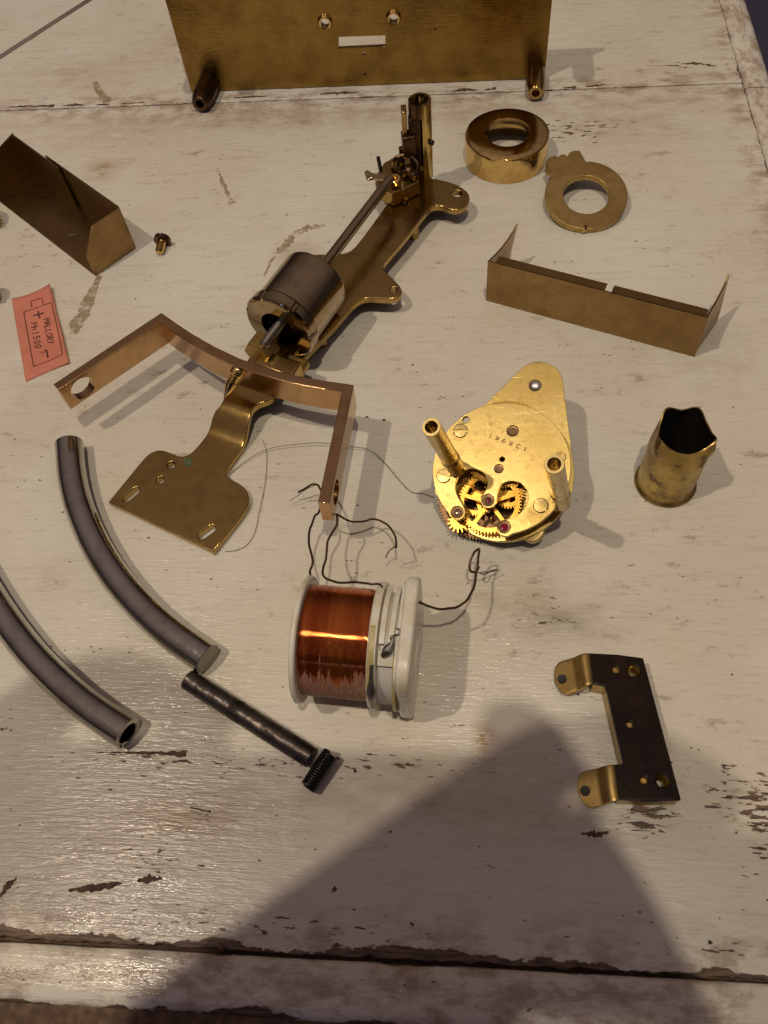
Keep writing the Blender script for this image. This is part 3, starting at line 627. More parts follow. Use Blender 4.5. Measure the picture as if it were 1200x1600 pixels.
def chaikin(P, n, keep):
    P = [(Vector(p), i in keep) for i, p in enumerate(P)]
    for _ in range(n):
        Q = []
        for i, (p, k) in enumerate(P):
            a = P[i - 1][0]; b = P[(i + 1) % len(P)][0]
            if k: Q.append((p, True))
            else: Q += [(p.lerp(a, 0.25), False), (p.lerp(b, 0.25), False)]
        P = Q
    return [tuple(p) for p, _ in P]
nf = len(foot) + len(upl)
o_ = chaikin(o_, 3, {0, len(o_) - 1, len(foot) + 12, len(foot) + 13})
def gz(q, z): return tuple(G(q[0], q[1], z)[:2])
hl = [slot(gz((198, 778), ZF), gz((212, 766), ZF), 1.25), slot(gz((316, 836), ZF), gz((330, 826), ZF), 1.3), circ(gz((267, 726), ZF), 1.25, 16), circ(gz((250, 750), ZF), 1.25, 16), circ(gz((714, 302), ZA), 1.9, 18), circ(gz((615, 452), ZA), 1.3, 14), circ(gz((492, 405), ZA), 1.3, 14), circ(gz((635, 317), ZA), 1.5, 14)]
me = plate(flat(ZF), [o_] + hl, 2.6, 0.45)
bm = bmesh.new(); bm.from_mesh(me)
t0 = G(368, 700, ZF).dot(d3); t1 = G(392, 640, ZA).dot(d3)
for k in range(15):
    tt = t0 - 2 + (t1 - t0 + 4) * k / 14
    bmesh.ops.bisect_plane(bm, geom=bm.verts[:] + bm.edges[:] + bm.faces[:], dist=1e-5, plane_co=d3 * tt, plane_no=d3)
for v in bm.verts:
    x = (v.co.dot(d3) - t0) / (t1 - t0); x = max(0, min(1, x)); v.co.z += (ZA - ZF) * x * x * (3 - 2 * x) + 0.7 * math.sin(math.pi * x) ** 2 * 0.0
bm.to_mesh(me); bm.free()
obj('arm_plate', me, 'satin', t, smooth=40)
obj('verdigris_spot', blotch([(288, 716), (294, 722), (296, 730)], [1.6, 2.4, 0.8], ZF + 0.05, 0.4), 'verdigris', t)
for q in ((500, 520), (645, 350)):      # feet under the raised arm
    p = G(*q, ZA - 2.6); obj('support_stud', cyl((p.x, p.y, 0), (p.x, p.y, ZA - 2.5), 2.2, 16), 'satin', t)
# standing cut-away tube and the contact blocks beside it
pc = G(661, 301); ZP = 40.5
obj('post', lathe([(4.3, ZA - 0.4), (4.3, ZP - 0.2), (4.15, ZP), (3.4, ZP), (3.3, ZP - 0.2), (3.3, ZA - 0.4)], pc, (0, 0, 1), 40, math.radians(-78), math.radians(165), xd=(1, 0, 0)), 'brassy', t)
obj('post', lathe([(4.3, ZA - 0.4), (4.3, 13), (3.3, 13), (3.3, ZA - 0.4)], pc, (0, 0, 1), 30, math.radians(164), math.radians(283), xd=(1, 0, 0)), 'darkbrass', t)
obj('post_band', lathe([(4.25, ZP - 5.5), (4.25, ZP - 0.3), (3.4, ZP - 0.3), (3.4, ZP - 5.5)], pc, (0, 0, 1), 30, math.radians(164), math.radians(283), xd=(1, 0, 0)), 'darkbrass', t)
pb = Vector((pc.x, pc.y, 0))
obj('inner_block', box(pb + Vector((-2.0, -0.4, 24)), 5.0, 4.2, 20), 'darkbrass', t, bevel=0.5)
obj('side_block', box(pb + Vector((-6.0, -0.2, 32.5)), 2.0, 5.0, 9.5, (1, 0.1, 0.05)), 'satin', t, bevel=0.4)
obj('side_block', box(pb + Vector((-4.6, -1.6, 24)), 5.2, 5.4, 8.0, (1, 0.2, 0.1)), 'darkbrass', t, bevel=0.6)
obj('side_block', box(pb + Vector((-7.3, -1.0, 20.3)), 2.6, 2.0, 3.0, (1, 0.3, 0.5)), 'darkbrass', t, bevel=0.3)
obj('post_pin', cyl(pb + Vector((3.6, -2.4, 24.5)), pb + Vector((4.7, -3.0, 24.5)), 1.0, 14), 'dark', t)
bp = flat(15.0)
blk = pxl(bp, [(589, 292), (587, 274), (600, 254), (625, 240), (652, 247), (655, 282), (628, 296), (613, 302)])
obj('contact_block', plate(bp, [fillet(blk, 0.5)], 6.0, 0.4), 'satin', t)
g = []
for q, z, r in (((627, 250), 17, 1.5), ((640, 262), 17.5, 2.0), ((632, 268), 17, 1.2), ((648, 270), 18, 1.7), ((624, 262), 16.5, 1.3)):
    p = G(*q, z); g.append(lathe([(0, -2.5), (r, -2.4), (r, 0), (r * 0.6, 0.6), (0, 0.7)], p, (0.2, -0.2, 1), 12))
obj('contact_studs', cat(*g), 'darkbrass', t)['kind'] = 'stuff'
obj('contact_loop', tube(catmull([G(612, 256, 16), G(618, 248, 19), G(628, 243, 20), G(640, 244, 19.5), G(652, 256, 17.5), G(650, 272, 16.5)], 6), 0.8, 8), 'darkbrass', t)
q = G(617, 279, 17.5); obj('eyelet', lathe([(0.9, -2.4), (0.9, 0), (1.2, 0.25), (1.9, 0.1), (2.0, -2.4)], q, (-0.1, -0.35, 0.9), 20), 'gold', t)
obj('copper_clip', tube(catmull([G(629, 284, 17.6), G(628, 290, 16.6), G(630, 297, 15.4)], 5), 0.75, 8), 'gold', t)
lev = Plane(G(590, 275, 19.6), (0.0, -0.25, 0.97), (1, 0, 0))
lp = pxl(lev, [(569, 268), (574, 265), (582, 270), (600, 272), (611, 275), (611, 284), (596, 280), (582, 278), (575, 280), (572, 278)])
obj('lever', plate(lev, [fillet(lp, 0.3)], 1.3, 0.2), 'nickel', t)
p = G(595, 268, 17); obj('lever_pin', cyl(p, p + Vector((-0.6, 0.4, 6.0)), 0.75, 12), 'iron', t)
RZ = 20.0
ra, rb = G(608, 282, RZ), G(411, 541, RZ)
dd = (rb - ra).normalized()
obj('rod', tube([ra, ra.lerp(rb, 0.62)], 1.95, 20), 'nickel', t)
thr = [(ra.lerp(rb, 0.62), 1.55)]
L = (rb - ra).length * 0.38; prof = [(1.7, 0)] + [(1.75 if k % 2 else 1.42, 0.45 * k) for k in range(1, int(L / 0.45))] + [(1.2, L), (0, L)]
obj('threaded_end', lathe(prof, ra.lerp(rb, 0.62), dd, 18), 'steelend', t)
# drum
f0 = G(435, 514, RZ); ax = -dd
RD, LD = 12.3, 25.0
obj('drum', lathe([(0, LD - 0.2), (RD - 1.0, LD), (RD - 0.2, LD - 0.4), (RD, LD - 1.2), (RD, 5.0), (RD - 0.5, 4.7), (RD - 0.5, 2.6), (RD - 0.3, 2.3), (7.2, 2.3), (7.2, 18), (0, 18)], f0, ax, 72), 'nickel', t)
def notch(A, i, r, h):
    k = (A * 7 / math.pi) % 2.0
    if i in (2, 3, 4) and k < 0.22: return (r - 0.9, h)
    return (r, h)
obj('drum_collar', lathe([(6.6, 2.5), (6.6, 0), (11.8, 0), (12.5, 0.35), (13.1, 1.1), (13.1, 4.0), (12.1, 4.2)], f0, ax, 168, fn=lambda A, i, r, h: ((r - 1.0, h) if i in (3, 4, 5) and ((A * 7 / math.pi + 0.3) % 2.0) < 0.24 else (r, h))), 'nickel', t)
obj('inner_rod', tube([f0 + ax * 4 + s3 * 3 + Vector((0, 0, -2)), f0 + ax * 17 + s3 * 3 + Vector((0, 0, -2))], 1.3, 12), 'iron', t)
obj('inner_core', lathe([(0, 9), (4.6, 9), (4.8, 9.4), (4.8, 18), (0, 18)], f0 + Vector((0, 0, -0.6)), ax, 24), 'darkbrass', t)
# nut and cradle in front of the drum
q = G(402, 556, 15)
obj('nut', lathe([(0, 0), (5.2, 0), (5.4, 0.3), (5.4, 6.2), (0, 6.2)], q, ax, 6), 'pale', t, smooth=20, bevel=0.3)
q = G(436, 578, 12.4)
obj('cradle', box(q, 15, 7, 7.4, s3, (0, 0, 1)), 'satin', t, bevel=0.8)
q = G(460, 575, 10.5); obj('cradle_foot', box(q, 8, 8, 3.4, s3), 'pale', t, bevel=0.8)

# ================================================================== YOKE
t = thing('pendulum_yoke', 'copper-coloured three-sided brass yoke with a hole in each arm, leaning over the bracket', 'brass yoke', G(330, 640))
ZT, HB, TB = 25.0, 10.2, 3.4
PY = flat(ZT)
outer = pxl(PY, [(83, 600), (252, 488), (276, 505), (300, 521), (335, 541), (375, 560), (420, 575), (462, 586), (505, 594), (553, 601), (515, 786)])
def offset(P, d):
    P = [Vector(p) for p in P]; o_ = []
    for i, p in enumerate(P):
        a = (P[i] - P[i - 1]).normalized() if i else (P[1] - P[0]).normalized(); b = (P[i + 1] - P[i]).normalized() if i + 1 < len(P) else a
        na, nb = Vector((a.y, -a.x)), Vector((b.y, -b.x)); m_ = (na + nb).normalized(); o_.append(tuple(p + m_ * d / max(0.4, m_.dot(na))))
    return o_
inner = offset(outer, TB)
pts = [(*p, 0.0) for p in outer]; pts[1] = (*outer[1], 0.6); pts[9] = (*outer[9], 1.0)
lp = fillet(pts + [(*p, 0.0) for p in reversed(inner)], 0.0)
me = plate(PY, [lp], HB, 0.35)
cut = []
for i0, i1, q, r in ((0, 1, (142, 585), 4.2), (9, 10, (524, 748), 3.8)):
    pm = Vector(PY.px(*q)); a = Vector(outer[i0]); b = Vector(outer[i1]); e = (b - a).normalized(); f = (pm - a).dot(e) if i0 == 0 else (pm - a).dot(e)
    f = 6.8 if i0 == 0 else (b - a).length - 7.0
    n2 = Vector((e.y, -e.x)); c2 = a + e * f + n2 * TB / 2
    cc = Vector((c2.x, c2.y, ZT - HB / 2 - 0.2)); n3 = Vector((n2.x, n2.y, 0)); cut.append(cyl(cc - n3 * 6, cc + n3 * 6, r, 40))
obj('yoke_bar', boolcut(me, cut), 'rose', t, smooth=30)
# point screw through the cross bar
a, e = G(373, 578, 22.5), G(350, 622, 17.0); n_ = (e - a).normalized(); L = (e - a).length
obj('point_screw', lathe([(0, -0.6), (2.0, -0.5), (2.3, 0.1), (2.3, 1.8), (1.7, 2.2), (1.6, L * 0.42), (1.9, L * 0.45), (1.7, L * 0.60), (0.15, L), (0, L)], a, n_, 24), 'gold', t)

# ================================================================== MOVEMENT
nm = ray(948, 1125); nm = -nm.normalized()
def z6(x, y): return (640 + x / 4.2857, 540 + y / 4.2857)
cc = G(781.7, 730.4, 19.5)
PM = Plane(cc, nm, (1, 0, 0))
t = thing('clock_movement', 'bright gilt round clock movement with gears, ruby jewels and two hollow posts', 'clock movement', G(785, 760))
_yt, _yb = PM.px(*z6(607, 362))[1], PM.px(*z6(607, 1270))[1]; _xr = (PM.px(*z6(1068, 816))[0] - PM.px(*z6(145, 816))[0]) / 2
_ky, _yc = 2 * _xr / (_yt - _yb), (_yt + _yb) / 2
def Z6(pl, *q): return [(a, (b - _yc) * _ky) for a, b in (pl.px(*z6(*p)) for p in q)]
RM = (abs(PM.px(*z6(145, 816))[0]) + abs(PM.px(*z6(1068, 816))[0])) / 2
fa = Z6(PM, (275, 1130))[0]; fb = Z6(PM, (690, 1268))[0]
a0 = math.atan2(fa[1], fa[0]); a1 = math.atan2(fb[1], fb[0])
sw = (a0 - a1) % (2 * math.pi)
rimA = [(RM * math.cos(a0 - (2 * math.pi - ((a1 - a0) % (2 * math.pi))) * k / 80), RM * math.sin(a0 - (2 * math.pi - ((a1 - a0) % (2 * math.pi))) * k / 80)) for k in range(81)]
inn = Z6(PM, (655, 1282), (610, 1272), (585, 1235), (588, 1195), (612, 1172), (660, 1160), (715, 1140), (768, 1090), (795, 1030), (788, 970), (748, 918), (690, 900), (632, 912), (598, 952), (588, 1000), (582, 1045), (560, 1078), (525, 1086), (490, 1072), (476, 1040), (488, 1002), (512, 960), (521, 910), (505, 860), (465, 826), (415, 815), (362, 832), (322, 872), (306, 925), (312, 980), (335, 1030), (362, 1075), (373, 1115), (355, 1155), (318, 1170), (288, 1152))
inn = [(v.x, v.y) for v in catmull([(p[0], p[1], 0) for p in inn], 4)]
hz = lambda x, y, r: circ(Z6(PM, (x, y))[0], r, 20)
holes = [hz(690, 555, 1.75), hz(597, 815, 1.4), hz(620, 750, 0.8), hz(378, 478, 1.1), hz(525, 1030, 1.85), hz(318, 1113, 1.85), hz(633, 1215, 1.9)]
obj('front_plate', plate(PM, [rimA + inn] + holes, 1.6, 0.12), 'gilt', t)
for (x, y, r, mt, ring) in ((525, 1030, 1.80, 'ruby', 1), (318, 1113, 1.80, 'nickel', 1), (633, 1215, 1.80, 'ruby', 2), (690, 555, 1.70, 'darkbrass', 0), (597, 815, 1.35, 'darkbrass', 0)):
    p = Z6(PM, (x, y))[0]
    j = obj('jewel', lathe([(0, -0.75), (r * 0.55, -0.75), (r * 0.62, -0.55), (r, -0.5), (r, -1.5), (0, -1.5)], PM.w(*p), nm, 24), 'darkbrass' if mt != 'ruby' or ring else 'ruby', t)
    if ring == 1: obj('jewel_ring', lathe([(r * 0.30, -0.72), (r * 0.42, -0.35), (r * 0.58, -0.72)], PM.w(*p), nm, 20), 'silver', j)
    if ring: obj('jewel_stone', lathe([(0, -0.5), (r * (0.22 if ring == 1 else 0.50), -0.55), (r * (0.3 if ring == 1 else 0.6), -0.74)], PM.w(*p), nm, 16), mt, j)
    if mt == 'ruby' and not ring: obj('jewel_stone', lathe([(0, -0.3), (r * 0.4, -0.4), (r * 0.5, -0.7)], PM.w(*p) , nm, 16), 'ruby', j)
def scr(pl, p, r, ang, mat='screw', h=0.5):
    c_ = pl.w(*p); e = (pl.x * math.cos(ang) + pl.y * math.sin(ang))
    me = boolcut(lathe([(0, -0.6), (r, -0.6), (r, h * 0.7), (r * 0.9, h), (0, h * 1.08)], c_, pl.n, 32), [box(c_ + pl.n * h, r * 3, 0.6, 1.3, e, pl.n)])
    o_s = obj('screw', me, mat, t, smooth=30)
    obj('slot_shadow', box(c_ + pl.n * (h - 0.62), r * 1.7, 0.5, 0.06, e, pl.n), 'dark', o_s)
    return o_s
for (x, y, ang) in ((341, 556, -0.05), (230, 865, -0.35), (878, 1070, -0.85), (1010, 738, 0.9)): scr(PM, Z6(PM, (x, y))[0], 2.2 if x != 1010 else 1.6, ang)
for (x, y) in ((145, 545), (968, 793)):
    LP = 37.0; pp = PM.up(LP).px(*z6(x, y)); base = PM.w(pp[0], pp[1], -0.2)
    obj('hollow_post', lathe([(0, 0), (2.75, 0), (2.75, 9.8), (2.45, 10.6), (2.4, 12.5), (2.55, 13.5), (2.5, LP), (2.4, LP + 0.2), (1.7, LP + 0.2), (1.55, LP - 0.2), (1.55, LP - 14), (0, LP - 14)], base, nm, 36), 'screw', t)
# rear plate (pear-shaped) and the layers between
PQ = PM.up(-7.2); gc0 = Z6(PM, (545, 1010))[0]
e1 = Z6(PQ, (858, 236))[0]; re = abs(Z6(PQ, (1026, 236))[0][0] - e1[0]); cb = (0.35, -0.2); RB = RM + 0.35
hl = [cb[0] - e1[0], cb[1] - e1[1]]; D = math.hypot(*hl); th = math.atan2(e1[1] - cb[1], e1[0] - cb[0]); off = math.acos((RB - re) / D)
pear = [(e1[0] + re * math.cos(th - off + 2 * off * k / 24), e1[1] + re * math.sin(th - off + 2 * off * k / 24)) for k in range(25)] + [(cb[0] + RB * math.cos(th + off + (2 * math.pi - 2 * off) * k / 60), cb[1] + RB * math.sin(th + off + (2 * math.pi - 2 * off) * k / 60)) for k in range(61)]
ch = [circ((gc0[0], gc0[1] + 1.0), 8.8, 40)]
obj('rear_plate', plate(PQ, [pear] + ch, 1.8, 0.15), 'gilt', t)
p = Z6(PQ, (840, 243))[0]
obj('silver_pin', lathe([(0, 0.9), (1.0, 0.75), (1.7, 0.3), (1.95, 0), (1.95, -0.5)], PQ.w(*p), nm, 24), 'silver', t)
for k, (dx, dy) in enumerate(((-14, 9), (15, 8), (15, -11), (-18, -6))):
    obj('spacer', cyl(PM.w(dx, dy, -7.3), PM.w(dx, dy, -1.5), 1.6, 14), 'gilt', t)
PG = PM.up(-3.2)
gc = Z6(PM, (525, 1030))[0]
obj('gear_wheel', gear(PG, gc, 9.6, 58, 0.75, 2.2, 5, 0.7), 'gear', t)
g2 = Z6(PM, (318, 1113))[0]
obj('gear_wheel', gear(PM.up(-5.0), (g2[0] - 0.3, g2[1] - 1.6), 3.6, 15, 1.2, 1.0, 0, 0.8), 'gear', t)
obj('gear_wheel', gear(PM.up(-5.6), (gc[0] + 1.5, gc[1] + 4.2), 3.6, 16, 0.8, 1.0, 0, 1.0), 'gear', t)
e2 = Z6(PM, (690, 555))[0]
obj('gear_wheel', gear(PM.up(-2.3), (e2[0] + 1.0, e2[1] - 8.5 ), RM - 1.2 - 10.6 + 11.6, 110, 0.7, 3.0, 4, 0.7), 'gear', t) if False else None
cg = Z6(PM.up(-2.4), (640, 640))[0]
obj('gear_wheel', gear(PM.up(-2.4), cg, math.hypot(*(Vector(Z6(PM.up(-2.4), (820, 388))[0]) - Vector(cg))), 96, 0.6, 3.0, 4, 0.7), 'gear', t)
for pcen in (gc, g2, Z6(PM, (633, 1215))[0]):
    obj('pinion', lathe([(0, -7), (0.6, -7), (0.6, -1.2), (0, -1.2)], PM.w(*pcen), nm, 10), 'iron', t)
# dial-side parts and an added dark backing under the rear plate
PX = PM.up(-9.2)
obj('cavity_backing', plate(PM.up(-11.4), [circ((0.4, -0.6), RM - 2.5, 60)], 1.2, 0.2), 'darkbrass', t)  # brown disc added behind the gears so the open cavity looks dark
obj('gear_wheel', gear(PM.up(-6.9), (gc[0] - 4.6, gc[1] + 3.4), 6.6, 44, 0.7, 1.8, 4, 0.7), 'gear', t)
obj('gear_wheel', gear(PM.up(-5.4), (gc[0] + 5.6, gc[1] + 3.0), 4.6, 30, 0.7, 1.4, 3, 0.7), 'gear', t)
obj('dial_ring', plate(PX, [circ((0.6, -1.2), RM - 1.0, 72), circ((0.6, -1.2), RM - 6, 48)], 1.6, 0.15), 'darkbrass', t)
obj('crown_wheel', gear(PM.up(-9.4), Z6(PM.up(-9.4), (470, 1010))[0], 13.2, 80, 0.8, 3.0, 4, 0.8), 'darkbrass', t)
p = Z6(PM.up(-8.2), (815, 1225))[0]; obj('barrel_screw', lathe([(0, 0), (3.6, -0.1), (3.9, -0.5), (3.9, -3), (0, -3)], PM.up(-8.6).w(*p), nm, 30), 'screw', t)
obj('winding_arbor', cyl(PM.w(2, 13, -26), PM.w(2, 13, -9), 2.2, 18), 'satin', t)
obj('winding_arbor', cyl(PM.w(-8, 8, -23), PM.w(-8, 8, -9), 1.8, 18), 'satin', t)
# serial number, upside down
def z1(x, y): return (750 + x / 13.333, 670 + y / 13.333)
sa, sb = Vector(PM.px(*z1(1000, 395))), Vector(PM.px(*z1(230, 105))); e = (sb - sa) / 5.35; eu = Vector((-e.y, e.x)).normalized() * 1.25
S = text_strokes('138961', sa, e.normalized(), eu, e.length)
S = [[sa + (p - sa) for p in s] for s in S]
g = []
for s in S:
    # narrow the glyphs
    g.append(ribbon([PM.w(p[0], p[1], 0.03) for p in s], 0.27, nm))
obj('serial_number', cat(*g), 'darkbrass', t)

# ================================================================== CARTRIDGE CASE
c = G(1039, 754)
t = thing('cartridge_case', 'stained brass cartridge case standing upright with a crimped open mouth', 'cartridge case', c)
HC = 28.0
def crimp(A, i, r, h):
    if h <= 17: return (r, h)
    f = (h - 17) / (HC - 17); f2 = max(0, f - 0.1) / 0.9
    k = 0.0
    for a0 in (math.radians(-28), math.radians(60), math.radians(122), math.radians(208)):      # four bulging lobes, flat dents between them
        q = (A - a0 + math.pi) % (2 * math.pi) - math.pi; k = max(k, math.exp(-(q / 0.34) ** 2))
    bl = 0.0
    for a0 in (math.radians(-32), math.radians(212)):
        q = (A - a0 + math.pi) % (2 * math.pi) - math.pi; bl = max(bl, math.exp(-(q / 0.26) ** 2) * math.exp(-((h - 24.0) / 2.2) ** 2))
    return (r * (1 - 0.15 * f2 ** 1.4 * (1 - k)) + 0.15 * f2 * k + 0.9 * bl, h - (1.8 - 0.9 * math.sin(A)) * f2 * (1 - k))
prof = [(0, 0.1), (8.6, 0.0), (9.3, 0.15), (9.45, 0.6), (9.3, 1.1), (8.75, 1.35), (8.6, 1.8)] + [(8.6, 2 + k * 1.3) for k in range(1, 20)] + [(8.6, HC), (8.15, HC)] + [(8.15, HC - k * 1.3) for k in range(1, 20)] + [(8.1, 2.0), (0, 1.9)]
obj('case', lathe(prof, c, (0.0, 0.0, 1), 110, fn=crimp), 'shell', t, smooth=60)
obj('dark_lining', lathe([(8.02, HC - 0.6)] + [(8.02, HC - k * 1.3) for k in range(1, 19)] + [(7.9, 2.5), (0, 2.4)], c, (0, 0, 1), 110, fn=crimp), 'dark', t, smooth=60)  # separate inner wall in a near-black colour

# ================================================================== BLACK BRACKET
t = thing('black_bracket', 'black lacquered brass bracket with two rounded hinge tabs at the right', 'metal bracket', G(970, 1140))
def z4(x, y): return (830 + x / 4.444, 1000 + y / 4.444)
ZK = 6.6
PK = flat(ZK)
ol = pxl(PK, [z4(405, 90), z4(600, 100), z4(778, 124), z4(1042, 1112), z4(830, 1118), z4(612, 1108), z4(575, 862), z4(642, 862), z4(515, 318), z4(428, 300)])
hk = [circ(PK.px(*z4(712, 214)), 1.7, 20), circ(PK.px(*z4(588, 205)), 1.0, 16), circ(PK.px(*z4(686, 586)), 0.9, 16), circ(PK.px(*z4(785, 974)), 1.0, 16), circ(PK.px(*z4(913, 980)), 1.7, 20)]
me = plate(PK, [[(x, y) for x, y in fillet([(*p, 0.4) for p in ol], 0.4)]] + hk, 1.6, 0.25)
obj('plate', me, 'black', t)
hkb = [circ(PK.px(*z4(712, 214)), 1.45, 20), circ(PK.px(*z4(913, 980)), 1.45, 20)]
def shrink(P, k): 
    cx = sum(p[0] for p in P) / len(P); cy = sum(p[1] for p in P) / len(P); return [(cx + (p[0] - cx) * k, cy + (p[1] - cy) * k) for p in P]
obj('brass_body', plate(flat(ZK - 1.6), [shrink(ol, 0.985)] + hkb, ZK - 1.65, 0.2), 'pale', t)
for q in ((712, 214), (913, 980)):
    p = PK.px(*z4(*q)); obj('threaded_hole', lathe([(1.62 - 0.28 * (k % 2), -0.3 - k * 0.4) for k in range(12)] , PK.w(*p), (0, 0, 1), 20), 'screw', t)
for q in ((588, 205), (686, 586), (785, 974)):
    p = PK.px(*z4(*q)); obj('rivet', lathe([(0, -0.9), (0.6, -0.85), (0.98, -0.5), (1.0, -1.3)], PK.w(*p), (0, 0, 1), 16), 'pale', t)
def tab(b0, b1, f0_, f1_, hole):
    """hinge tab: rolls over from the plate edge (b0-b1) and slopes down to a rounded end (f0-f1)"""
    P0, P1 = Vector(PK.w(*PK.px(*z4(*b0)))), Vector(PK.w(*PK.px(*z4(*b1)))); ZE = 1.9
    Q0, Q1 = G(*z4(*f0_), ZE), G(*z4(*f1_), ZE)
    n_u = 22; rows = []; width = 12
    mids = []
    for k in range(n_u + 1):
        s = k / n_u; a = P0.lerp(Q0, s); b = P1.lerp(Q1, s)
        if s < 0.42: z = ZK + 0.5 * math.sin(s / 0.42 * math.pi) * 1.3 - (ZK - 4.6) * (s / 0.42) ** 2 * 1.0
        else: z = 4.6 + (ZE - 4.6) * (s - 0.42) / 0.58
        rnd = 1.0
        if s > 0.72: rnd = math.sqrt(max(0.0, 1 - ((s - 0.72) / 0.28) ** 2))
        m_ = (a + b) / 2; h_ = (b - a) / 2 * max(rnd, 0.12)
        rows.append([Vector((*(m_ + h_ * (2 * j / width - 1)).xy, z)) for j in range(width + 1)])
    vs = [v for r in rows for v in r]; fs = [(k * (width + 1) + j, k * (width + 1) + j + 1, (k + 1) * (width + 1) + j + 1, (k + 1) * (width + 1) + j) for k in range(n_u) for j in range(width)]
    me = mk(vs, fs)
    if me.polygons[0].normal.z < 0: me.flip_normals()
    o = obj('hinge_tab', me, 'pale', t, smooth=60); sd = o.modifiers.new('t', 'SOLIDIFY'); sd.thickness = 0.0016; sd.offset = -1
    b_ = o.modifiers.new('b', 'BEVEL'); b_.width = 0.0003; b_.segments = 2; b_.limit_method = 'ANGLE'
    hq = G(*z4(*hole), 3.15); obj('hinge_hole', lathe([(0, 0.02), (0.9, 0.03), (1.25, 0.10), (1.3, -0.6)], hq, (-0.28, -0.05, 0.95), 20), 'dark', t)
tab((405, 92), (432, 302), (140, 165), (190, 400), (214, 270))
tab((578, 866), (612, 1110), (298, 925), (352, 1182), (374, 1046))

# ================================================================== COIL
ca = Vector((0.9975, -0.07, 0)).normalized(); cs = Vector((ca.y, -ca.x, 0)); ZC = 17.2
c0 = G(474, 998, ZC)
t = thing('wire_coil', 'white plastic coil bobbin wound with copper wire, dark leads trailing from it', 'wire coil', c0 - Vector((0, 0, ZC)) + ca * 15)
LX = 18.0
obj('bobbin_flange', lathe([(0, 0), (16.6, 0), (17.0, 0.3), (17.0, 1.1), (16.6, 1.5), (13, 1.6)], c0, ca, 72), 'plastic', t)
wo_ = obj('winding', lathe([(14.4, 1.5)] + [(14.7 + 0.05 * math.sin(k * 1.7), 1.6 + (LX - 0.1) * k / 30) for k in range(31)] + [(14.3, LX + 1.6)], c0, ca, 96), 'copper', t, smooth=70)
obj('bobbin_flange', lathe([(13, LX + 1.5), (16.4, LX + 1.5), (16.8, LX + 1.9), (16.8, LX + 3.6), (15.4, LX + 3.9), (14.2, LX + 4.0)], c0, ca, 72), 'plastic', t)
obj('bobbin_core', lathe([(14.2, LX + 3.8), (14.2, LX + 9.4)], c0, ca, 72), 'plastic', t)
# squared outer flange
PC = Plane(c0 + ca * (LX + 12.6), ca, cs)
sq = fillet([(-15.6, -16.2), (15.6, -16.2), (15.6, 16.2), (-15.6, 16.2)], 8.0, 8)
obj('outer_flange', plate(PC, [sq, circ((0, 0), 5.0, 32)], 3.6, 1.0, 3), 'plastic', t)
obj('outer_flange', plate(PC.up(-3.6), [shrink(sq, 0.93)], 0.6, 0.15), 'plastic', t)
def arc_band(r0, r1, h0, h1, a0, a1, mat, name, seg=30):
    return obj(name, lathe([(r0, h0), (r1, h0), (r1, h1), (r0, h1), (r0, h0)], c0, ca, seg, math.radians(a0), math.radians(a1), xd=-cs if False else (0, 0, 1)), mat, t)
# with xd up: angle 0 = top, grows towards ca x up
sgn = 1 if ca.cross(Vector((0, 0, 1))).dot(Vector((0, -1, 0))) > 0 else -1
def ab(r0, r1, h0, h1, f0, f1, mat, name): return arc_band(r0, r1, h0, h1, *sorted((sgn * f0, sgn * f1)), mat, name)
ab(14.2, 15.0, LX + 4.1, LX + 8.0, 42, 165, 'papertape', 'paper_band')
ab(14.2, 16.2, LX + 4.2, LX + 5.5, -52, 20, 'plastic', 'rib'); ab(14.2, 16.2, LX + 6.6, LX + 7.8, -52, 14, 'plastic', 'rib')
ab(14.2, 15.6, LX + 4.2, LX + 8.0, 26, 40, 'plastic', 'rib')
ab(14.2, 16.6, LX + 8.0, LX + 8.8, 30, 140, 'glue', 'glue_line'); ab(16.6, 17.0, LX + 1.8, LX + 3.2, 5, 60, 'glue', 'glue_line')
def cp(f, r, h): a = math.radians(sgn * f); pl = Plane(c0, ca, (0, 0, 1)); return pl.w(r * math.cos(a), r * math.sin(a), h)
obj('solder_tag', tube(catmull([cp(38, 17.1, LX + 3.0), cp(52, 17.2, LX + 3.0), cp(62, 17.4, LX + 3.0), cp(72, 17.3, LX + 3.0), cp(86, 17.1, LX + 3.0)], 5), 0.8, 10, radii=[0.5 + 0.75 * math.exp(-((k - 11) / 4.5) ** 2) for k in range(21)]), 'solder', t)
obj('solder_tag', tube(catmull([cp(12, 16.2, LX + 7.4), cp(18, 16.4, LX + 7.6), cp(25, 16.2, LX + 6.6), cp(31, 15.8, LX + 5.4)], 5), 0.8, 10, radii=[0.5 + 0.8 * math.exp(-((k - 10) / 4.0) ** 2) for k in range(16)]), 'solder', t)
q = cp(8, 15.6, LX + 8.5); obj('solder_tag', lathe([(0, 0.9), (0.8, 0.6), (1.0, 0), (0.9, -0.8)], q, Vector((q - c0)) - ca * (q - c0).dot(ca), 14), 'solder', t)
def kink(P, amp=0.22):
    return [p + noise.noise_vector(p * 0.33) * amp + noise.noise_vector(p * 0.12) * amp * 1.6 for p in P]
def wire(pts, r, name='lead_wire', mat='wire', n=10, par=None): return obj(name, tube(kink(catmull([G(*p) for p in pts], n)), r, 8, radii=None), mat, par or t)
wire([(486, 903, 24), (484, 893, 24), (488, 878, 22), (483, 852, 21), (484, 828, 20), (493, 806, 19), (500, 799, 18), (503, 780, 14), (500, 764, 11), (497, 758, 10), (488, 757, 10), (478, 763, 9), (466, 769, 7)], 0.34)
wire([(497, 757, 10), (481, 763, 8), (470, 766, 6)], 0.10, 'wire_strand'); wire([(482, 762, 9), (470, 771, 6), (452, 784, 4)], 0.10, 'wire_strand')
